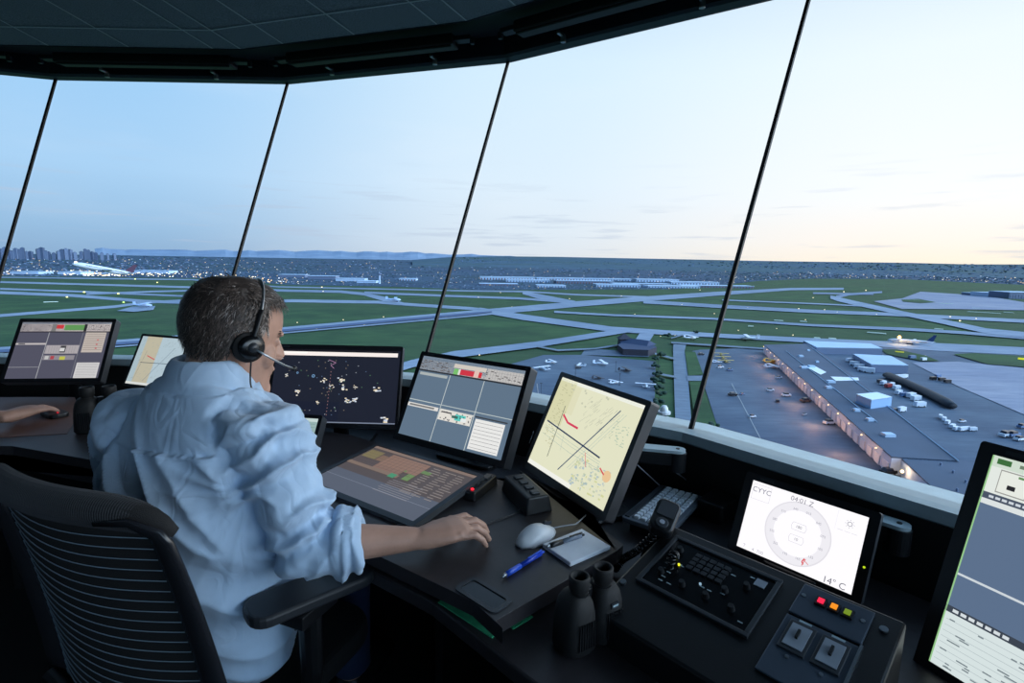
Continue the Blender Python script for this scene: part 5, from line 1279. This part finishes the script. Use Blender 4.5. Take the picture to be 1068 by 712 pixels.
# aircraft -----------------------------------------------------------
def airliner(name, label, pos, heading, L_, pitch=0, tailm=None, bodym=None, group=None, high=True):
    t = thing(name, label, 'airplane', pos, heading, group); t.rotation_euler = (0,-pitch,heading)
    bm_ = bodym or mat('white aircraft skin', (214,222,234), .35); tm = tailm or bm_; s_ = L_/38
    z0 = 3.6*s_; r_ = 2.0*s_
    prof = [(-19,.3,.9),(-15,1.1,.6),(-10,1.8,.1),(-5,2,0),(10,2,0),(14,1.9,0),(17,1.3,-.15),(18.5,.6,-.3),(19,.1,-.4)]
    b = MB(); b.tube([(x*s_,0,z0+dz*s_) for x,_,dz in prof], [q*s_ for _,q,_ in prof], 14); b.build('fuselage', bm_, t, smooth=True)
    for sy in (-1,1):
        b = MB(); P0 = [(3,1.5,-.8),(-3.5,1.5,-.8),(-6.5,17,.6),(-4.8,17,.6)]
        vs = [Vector((x*s_,sy*y*s_,z0+z*s_)) for x,y,z in P0]; up_ = Vector((0,0,.35*s_))
        b.add(vs+[v+up_ for v in vs], [(3,2,1,0),(4,5,6,7),(0,1,5,4),(1,2,6,5),(2,3,7,6),(3,0,4,7)]); b.build('wing', bm_, t)
        b = MB(); b.tube([(3.5*s_,sy*5.5*s_,z0-1.9*s_),(2.8*s_,sy*5.5*s_,z0-1.9*s_),(-.5*s_,sy*5.5*s_,z0-1.8*s_)], [.9*s_,1.05*s_,.7*s_], 12); b.build('engine', mat('engine grey', (90,100,120), .4), t, smooth=True)
        b = MB(); vs = [Vector((x*s_,sy*y*s_,z0+z*s_)) for x,y,z in ((-15,.8,1),(-18,.8,1),(-19.5,6.5,1.4),(-18.3,6.5,1.4))]; up_ = Vector((0,0,.2*s_))
        b.add(vs+[v+up_ for v in vs], [(3,2,1,0),(4,5,6,7),(0,1,5,4),(1,2,6,5),(2,3,7,6),(3,0,4,7)]); b.build('tailplane', bm_, t)
        if high and pitch == 0:
            b = MB(); b.cyl((-1.5*s_,sy*3*s_,.9*s_), .75*s_, .7*s_, (0,1,0), 12); b.tube([(-1.5*s_,sy*3*s_,.9*s_),(-1.5*s_,sy*2.4*s_,z0-s_)], .2*s_, 6); b.build('landing_gear', BLACK, t)
    b = MB(); vs = [(x*s_,y*s_,z0+z*s_) for y in (-.18,.18) for x,z in ((-12.5,1.5),(-18.2,1.2),(-20.3,8),(-18,8))]
    b.add(vs, [(0,1,2,3),(7,6,5,4),(0,4,5,1),(1,5,6,2),(2,6,7,3),(3,7,4,0)]); b.build('tail_fin', tm, t)
    if pitch == 0: b = MB(); b.cyl((14*s_,0,.7*s_), .6*s_, .5*s_, (0,1,0), 10); b.tube([(14*s_,0,.7*s_),(14*s_,0,z0-s_)], .18*s_, 6); b.build('nose_gear', BLACK, t)
    b = MB(); b.box((-1*s_,0,z0+.55*s_), (24*s_,4.02*s_,.35*s_)); b.build('window_row', WIN, t)
    return t
p = gnd(949,359.6)
NAVY = mat('dark blue tail', (30,60,110), .4)
airliner('airliner', 'white airliner with dark blue tail taxiing at right', p, R(180)+math.atan2(-p.x,p.y)*1+R(6), 40, tailm=NAVY)
b = MB(); q = atY(938,351.5,p.y-4); b.ell((0,0,0), (1.6,1.6,1.6), n=12); t = b.build('beacon_light', glow((255,196,90),9), loc=q); b = MB(); b.tube([(0,0,-.5),(0,0,GZ-q.z)], .2, 6); pl_ = b.build('mast', WALLG, t); tag(t, 'bright orange floodlight shining over the airliner nose', 'light')
l = bpy.data.lights.new('flood', 'POINT'); l.energy = 12000; l.color = (1,.6,.25); o = bpy.data.objects.new('flood', l); C.objects.link(o); o.location = q+Vector((0,-3,0))
q = atY(107,281.5,560)
airliner('airliner', 'white jet climbing away at far left with dark red tail', q-Vector((0,0,4)), R(180)+math.atan2(-q.x,q.y), 52, pitch=R(13), tailm=mat('dark red tail', (70,34,62), .5))
b = MB(); q2 = atY(79,273.8,548); b.ell((0,0,0), (1.3,1.3,1.3), n=10); t = b.build('landing_light', glow((255,246,220),5), loc=q2); tag(t, 'bright landing light at the nose of the climbing jet', 'light')
def light_plane(label, x, y, L_, h, bm_=None, group=None, high=True):
    p = gnd(x,y); t = thing('light_aircraft', label, 'airplane', p, h, group); s_ = L_/8; m_ = bm_ or mat('white aircraft skin', (214,222,234), .35)
    b = MB(); b.tube([(-4*s_,0,1.5*s_),(-1.5*s_,0,1.4*s_),(1*s_,0,1.4*s_),(2.6*s_,0,1.2*s_),(3.4*s_,0,1.2*s_)], [.15*s_,.5*s_,.75*s_,.6*s_,.2*s_], 10); b.build('fuselage', m_, t, smooth=True)
    b = MB(); b.box((.8*s_,0,(2.2 if high else .9)*s_), (1.5*s_,10.5*s_,.18*s_)); b.build('wing', m_, t)
    b = MB(); b.box((-3.6*s_,0,1.7*s_), (.9*s_,3.4*s_,.12*s_)); b.build('tailplane', m_, t)
    b = MB(); b.prism([(-4.2*s_,0),(-3.1*s_,0),(-3.1*s_,.12*s_),(-4.2*s_,.12*s_)], 1.5*s_, 3*s_); b.build('tail_fin', m_, t)
    b = MB(); b.cyl((1.5*s_,1.1*s_,.3*s_), .3*s_, .2*s_, (0,1,0), 8); b.cyl((1.5*s_,-1.1*s_,.3*s_), .3*s_, .2*s_, (0,1,0), 8); b.build('wheels', BLACK, t)
DPL = mat('dark aircraft skin', (40,46,60), .5); YEL = mat('yellow aircraft skin', (206,176,96), .5)
for lab, x, y, L_, h, m_ in (('small white aircraft parked second row left on the lot',575,379.5,10,.4,None),('white high-wing aircraft in the middle of the parking lot',627,381.5,13,.1,None),('small white aircraft near the lot corner by the grass',674,405,11,1.3,None),('tiny white aircraft low on the lot beside the map monitor top',641,401,9,.7,None),
    ('dark small aircraft with yellow ground outline',652,388.5,11,.2,DPL),('dark small aircraft just above the map monitor',623,396.5,9,.5,DPL),('white aircraft at the left lot edge above the strip monitor',566,387,12,2.2,None),('white aircraft at the rear left of the lot',605,383,9,2.8,None),
    ('white aircraft by the service road behind the mullion',720,354.5,16,.3,None),('white twin aircraft on the grass edge beyond the apron',781,355.5,20,2.9,None),('yellow aircraft nearest the freight building wall',804,380,14,.2,YEL),('pale aircraft beside the yellow one at the dock doors',805,385,12,.1,None),('pale aircraft group on the left taxiway apron',150,321,27,.3,WALLW),('small parked jet at the mid taxiway junction',411,315,30,.2,WALLW),
    ('yellow aircraft farthest in the apron row',752,371.5,10,1.3,YEL),('yellow aircraft second in the apron row',754,375,10,1.4,YEL),('yellow aircraft nearest in the apron row',757,379,10,1.5,YEL),('white aircraft left of the yellow row',747,379,8,.3,None)):
    light_plane(lab, x, y, L_, h, m_)
# vehicles
def car(name, label, x, y, L_, h, m_, group=None, tall=False):
    p = gnd(x,y,1.0); t = thing(name, label, 'vehicle', p, h, group); L_ = L_*.78; W_ = L_*.42; H_ = L_*(.42 if tall else .18)
    b = MB(); b.taper((0,0,.35*L_/4.5), (L_,W_,H_), (L_*.97,W_*.95)); b.build('body', m_, t)
    b = MB()
    if tall: b.taper((L_*.30,0,.3*L_/4.5), (L_*.42,W_*.98,H_*.7), (L_*.3,W_*.9))
    else: b.taper((-L_*.05,0,.35*L_/4.5+H_), (L_*.6,W_*.92,H_*.85), (L_*.42,W_*.78))
    b.build('cabin', WIN if not tall else m_, t)
    for sx in (-1,1):
        for sy in (-1,1):
            b = MB(); b.cyl((sx*L_*.3,sy*W_*.47,L_*.075), L_*.075, L_*.05, (0,1,0), 10); b.build('wheel', BLACK, t)
CW = mat('white paint', (214,222,232), .35); CD = mat('black paint', (24,28,36), .3); CR_ = mat('red paint', (150,50,50), .4); CB = mat('blue grey paint', (90,120,160), .4)
for a in (('car','white and red pickup on the apron near the dock doors',865,442,8,.2,CW),('car','white car in the middle of the apron',820,413,7,.1,CW),('car','dark car on the left part of the apron',764,412.5,7,.1,CD),('car','dark tug on the apron centre',811,419,5,1.3,CD),
    ('car','small white cart below the dark tug',839,432.5,3.5,.5,CW),('car','small pale car near the apron line',784.5,435,5,.3,CW),('car','pale car on the apron near the yellow aircraft',803,407.5,6,.1,CW),('car','white van near the far dock doors',812,394.5,6,.3,CW),('car','brown loader near the middle dock doors',840,419,8,.2,mat('brown paint',(90,78,74),.5)),
    ('car','dark car by the top of the service road',731,370,7,.1,CD),('car','white car parked left of the dark car',751,383.5,7,.3,CW),('car','blue car parked right of the white car',761,386.5,6,.2,CB),('car','grey car alone on the far apron',774,411.5,4,.2,CB),
    ('car','dark car below the last dock lamp',926,494,8,.2,CD),('car','dark low car at the apron corner',945,511,7,.4,CD),('car','black car parked left on the aircraft lot',603,384,6,.2,CD)):
    car(*a)
# baggage cart train
for k, (x, y) in enumerate(((981,436),(984.5,438.5),(988,442),(993,446),(997,448.5),(1003,449),(1009,448.5),(1014,449))):
    car('baggage_cart', 'white baggage cart in the curved train on the far apron', x, y, 5, .9-.12*k, CW, 'baggage carts in the curved train', True)
car('tug', 'white tug parked beside the baggage cart train', 1003, 440, 5, .2, CW)
# trucks between walkway and freight building
for k, (x, y, L_, m_, h_) in enumerate(((886,377,8,CW,.3),(891,381,9,CW,2.6),(896,384,9,CW,2.6),(900,387,9,CW,2.6),(906,388.5,10,CW,2.5),(921,401,7,CW,.6),(926,404,7,CR_,.5),(930,403,7,CW,.7),(935,406,7,CW,.4),(937,411,7,CW,.5),(943,413.5,7,CB,.2),(950,414.5,8,CW,.4),(955,417.5,8,CW,.3),(959,424,8,CW,.1),(938,395,8,CW,.2),(943,394,7,CW,.4),(940,429,7,CW,.4),(934,429,5,CD,.5),(918,399,6,CD,.3),(973,396,6,CD,.2),(982,397,6,CD,.1),(978,393.5,6,CB,.3),(988,399,6,CD,.1),(951,374,8,CB,.2),(963,376,7,CW,.3))):
    car('truck', 'white or dark service truck parked around the covered walkway', x, y, L_, h_, m_, 'service trucks around the covered walkway', True)
for k, (x, y, L_) in enumerate(((1056,455,9),(1063,459,7),(1066,446,7),(1049,455,9),(1066,482,7))):
    car('car', 'car parked at the right edge of the far apron', x, y, L_, .3, CW if k % 2 else CB, 'cars at the right edge of the far apron')

# trees and shrubs beside the road below the tower
TRM = mat('dark shrub leaves', (38,62,50), .95)
for i, (x, y, s_) in enumerate(((684,384,2.2),(686,392,2.0),(685,400,2.4),(687,407,2.0),(688,414,2.2),(686,424,2.2),(684,376,2.0),(690,372,2.2),(697,352,2.5),(727,348,2.2),(742,447,1.6),(748,454,1.5))):
    p = gnd(x,y,1); rt = random.Random(i)
    t = thing('shrub', 'dark shrub beside the road below the tower', 'shrub', p, 0, 'dark shrubs beside the road below the tower')
    b = MB()
    for k in range(9): b.ell((rt.gauss(0,.7*s_),rt.gauss(0,.7*s_),s_*(.7+rt.random()*.9)), (s_*.7,s_*.7,s_*.6), n=8)
    b.build('foliage', TRM, t, smooth=True); b = MB(); b.tube([(0,0,0),(0,0,s_)], .2, 6); b.build('trunk', WALLD, t)
# street lamp masts on the aircraft lot
for x, y in ((564,413),(642,388),(646,402),(686,386),(600,392)):
    p = gnd(x,y,1); t = thing('lamp_mast', 'slim lamp mast standing on the aircraft parking lot', 'lamp mast', p, 0, 'lamp masts on the aircraft parking lot')
    b = MB(); b.tube([(0,0,0),(0,0,8)], [.15,.1], 6); b.build('pole', DMETAL, t); b = MB(); b.box((0,0,8), (1.6,.4,.25)); b.build('lamp_head', DMETAL, t)
# white mesh mast right outside the glass, above the sill by the map monitor
mo = at(694,441,.88)
mq = atY(692,438,2.6); zt = atY(694,424,2.6).z
t = thing('antenna', 'white stubby antenna outside the glass behind the map monitor', 'antenna', (mq.x,mq.y,.60))
b = MB(); b.tube([(0,0,0),(0,0,zt-.60-.04)], .022, 10); b.build('mast', WHITEP, t)
b = MB()
for k in range(3): b.cyl((0,0,zt-.60-.10+.035*k), .045-.006*k, .012, n=14)
b.build('rings', WHITEP, t)
b = MB(); b.ell((0,0,zt-.60-.02), (.022,.022,.03), n=12); b.build('cap', WHITEP, t, smooth=True)
b = MB(); b.tube([(0,0,0),(0,0,-.3),(-.12,-.22,-.45)], .015, 8); b.build('bracket', DMETAL, t)
# concrete shaft and outer ledge of the tower so nothing floats
led = band('wall_outer_ledge', [(3.70,.12),(5.2,-.15),(5.2,-.35),(3.70,-.3)], mat('outer ledge', (60,70,84), .7)); struct(led)
b = MB(); b.loft([[Vector((p.x,p.y,z)) for p in ring(3.6,0)] for z in (-.02,GZ)], cap=False); struct(b.build('wall_shaft', WALLG))
# roof over the cab
b = MB(); b.add(ring(RH+.25, ZH+.45), [tuple(range(NS))]); 
struct(b.build('roof', WALLD))
struct(band('wall_roof_edge', [(RH+.12,ZH+.19),(RH+.25,ZH+.22),(RH+.25,ZH+.45)], WALLD, closed=False))

# ------------------------------------------------------------------ sky
w = bpy.data.worlds.new('dusk sky'); sc.world = w; w.use_nodes = True; nt = w.node_tree; N = nt.nodes; Lk = nt.links
for n in list(N): N.remove(n)
tc = N.new('ShaderNodeTexCoord'); sep = N.new('ShaderNodeSeparateXYZ'); Lk.new(tc.outputs['Generated'], sep.inputs[0])
def math_(op, a, b=None, c=None):
    n = N.new('ShaderNodeMath'); n.operation = op
    for i, v in enumerate((a,b,c)):
        if v is None: continue
        if isinstance(v, (int,float)): n.inputs[i].default_value = v
        else: Lk.new(v, n.inputs[i])
    return n.outputs[0]
def ramp(fac, stops):
    r = N.new('ShaderNodeValToRGB'); els = r.color_ramp.elements
    while len(els) < len(stops): els.new(.5)
    for e, (p, c) in zip(els, stops): e.position = p; e.color = (*lin(c), 1)
    Lk.new(fac, r.inputs[0]); return r.outputs[0]
hl = math_('SQRT', math_('ADD', math_('MULTIPLY', sep.outputs[0], sep.outputs[0]), math_('MULTIPLY', sep.outputs[1], sep.outputs[1])))
SUNAZ = R(62)       # azimuth of the sunset glow, clockwise from +Y
ca = math_('DIVIDE', math_('ADD', math_('MULTIPLY', sep.outputs[0], math.sin(SUNAZ)), math_('MULTIPLY', sep.outputs[1], math.cos(SUNAZ))), math_('MAXIMUM', hl, .001))
az = math_('MULTIPLY_ADD', ca, .5, .5)      # 1 at the glow, 0 opposite
elv = math_('MAXIMUM', sep.outputs[2], 0)
left = ramp(elv, [(0,(138,170,204)),(.04,(148,184,218)),(.13,(166,204,238)),(.33,(152,200,242)),(.7,(96,150,210))])
mid_ = ramp(elv, [(0,(214,220,228)),(.05,(216,227,238)),(.14,(216,232,246)),(.33,(208,231,248)),(.7,(120,170,222))])
right = ramp(elv, [(0,(254,238,216)),(.04,(252,242,232)),(.11,(246,247,249)),(.3,(234,244,252)),(.7,(150,192,232))])
def mixc(f, a, b):
    m_ = N.new('ShaderNodeMixRGB'); Lk.new(f, m_.inputs[0]); Lk.new(a, m_.inputs[1]); Lk.new(b, m_.inputs[2]); return m_.outputs[0]
def mrange(v, a, b):
    m_ = N.new('ShaderNodeMapRange'); m_.interpolation_type = 'SMOOTHSTEP'; m_.inputs['From Min'].default_value = a; m_.inputs['From Max'].default_value = b; Lk.new(v, m_.inputs['Value']); return m_.outputs[0]
c1 = mixc(mrange(az, .42, .76), left, mid_)
c2 = mixc(mrange(az, .74, .985), c1, right)
# thin clouds low over the horizon and faint wisps higher up
mp2 = N.new('ShaderNodeMapping'); Lk.new(tc.outputs['Generated'], mp2.inputs[0]); mp2.inputs['Scale'].default_value = (3,3,42)
nz = N.new('ShaderNodeTexNoise'); Lk.new(mp2.outputs[0], nz.inputs['Vector']); nz.inputs['Scale'].default_value = 2.2; nz.inputs['Detail'].default_value = 7
bandm = math_('MULTIPLY', mrange(elv, .0, .02), math_('SUBTRACT', 1, mrange(elv, .05, .20)))
cl = math_('MULTIPLY', mrange(nz.outputs['Fac'], .54, .72), bandm)
cc = N.new('ShaderNodeRGB'); cc.outputs[0].default_value = (*lin((178,192,214)),1)
c3 = mixc(math_('MULTIPLY', cl, .45), c2, cc.outputs[0])
mp3 = N.new('ShaderNodeMapping'); Lk.new(tc.outputs['Generated'], mp3.inputs[0]); mp3.inputs['Scale'].default_value = (2,2,9)
nz2 = N.new('ShaderNodeTexNoise'); Lk.new(mp3.outputs[0], nz2.inputs['Vector']); nz2.inputs['Scale'].default_value = 1.6; nz2.inputs['Detail'].default_value = 6
wc = N.new('ShaderNodeRGB'); wc.outputs[0].default_value = (*lin((240,244,250)),1)
c4 = mixc(math_('MULTIPLY', mrange(nz2.outputs['Fac'], .5, .8), .10), c3, wc.outputs[0])
bg = N.new('ShaderNodeBackground'); Lk.new(c4, bg.inputs[0])
# unseen sky behind and to the right of the view, boosted to light the cab
GL = R(112)
cg = math_('DIVIDE', math_('ADD', math_('MULTIPLY', sep.outputs[0], math.sin(GL)), math_('MULTIPLY', sep.outputs[1], math.cos(GL))), math_('MAXIMUM', hl, .001))
back = math_('MULTIPLY_ADD', mrange(cg, .45, .97), 4.6, 1.0)
GD = R(-125)
cd = math_('DIVIDE', math_('ADD', math_('MULTIPLY', sep.outputs[0], math.sin(GD)), math_('MULTIPLY', sep.outputs[1], math.cos(GD))), math_('MAXIMUM', hl, .001))
dusk = math_('MULTIPLY_ADD', mrange(cd, .1, .8), -.72, 1.0)       # unseen eastern sky dimmed, to leave the shirt's left side dark
bg_s = math_('MULTIPLY', math_('MULTIPLY', back, dusk), 1.13); Lk.new(bg_s, bg.inputs[1])
wo = N.new('ShaderNodeOutputWorld'); Lk.new(bg.outputs[0], wo.inputs[0])
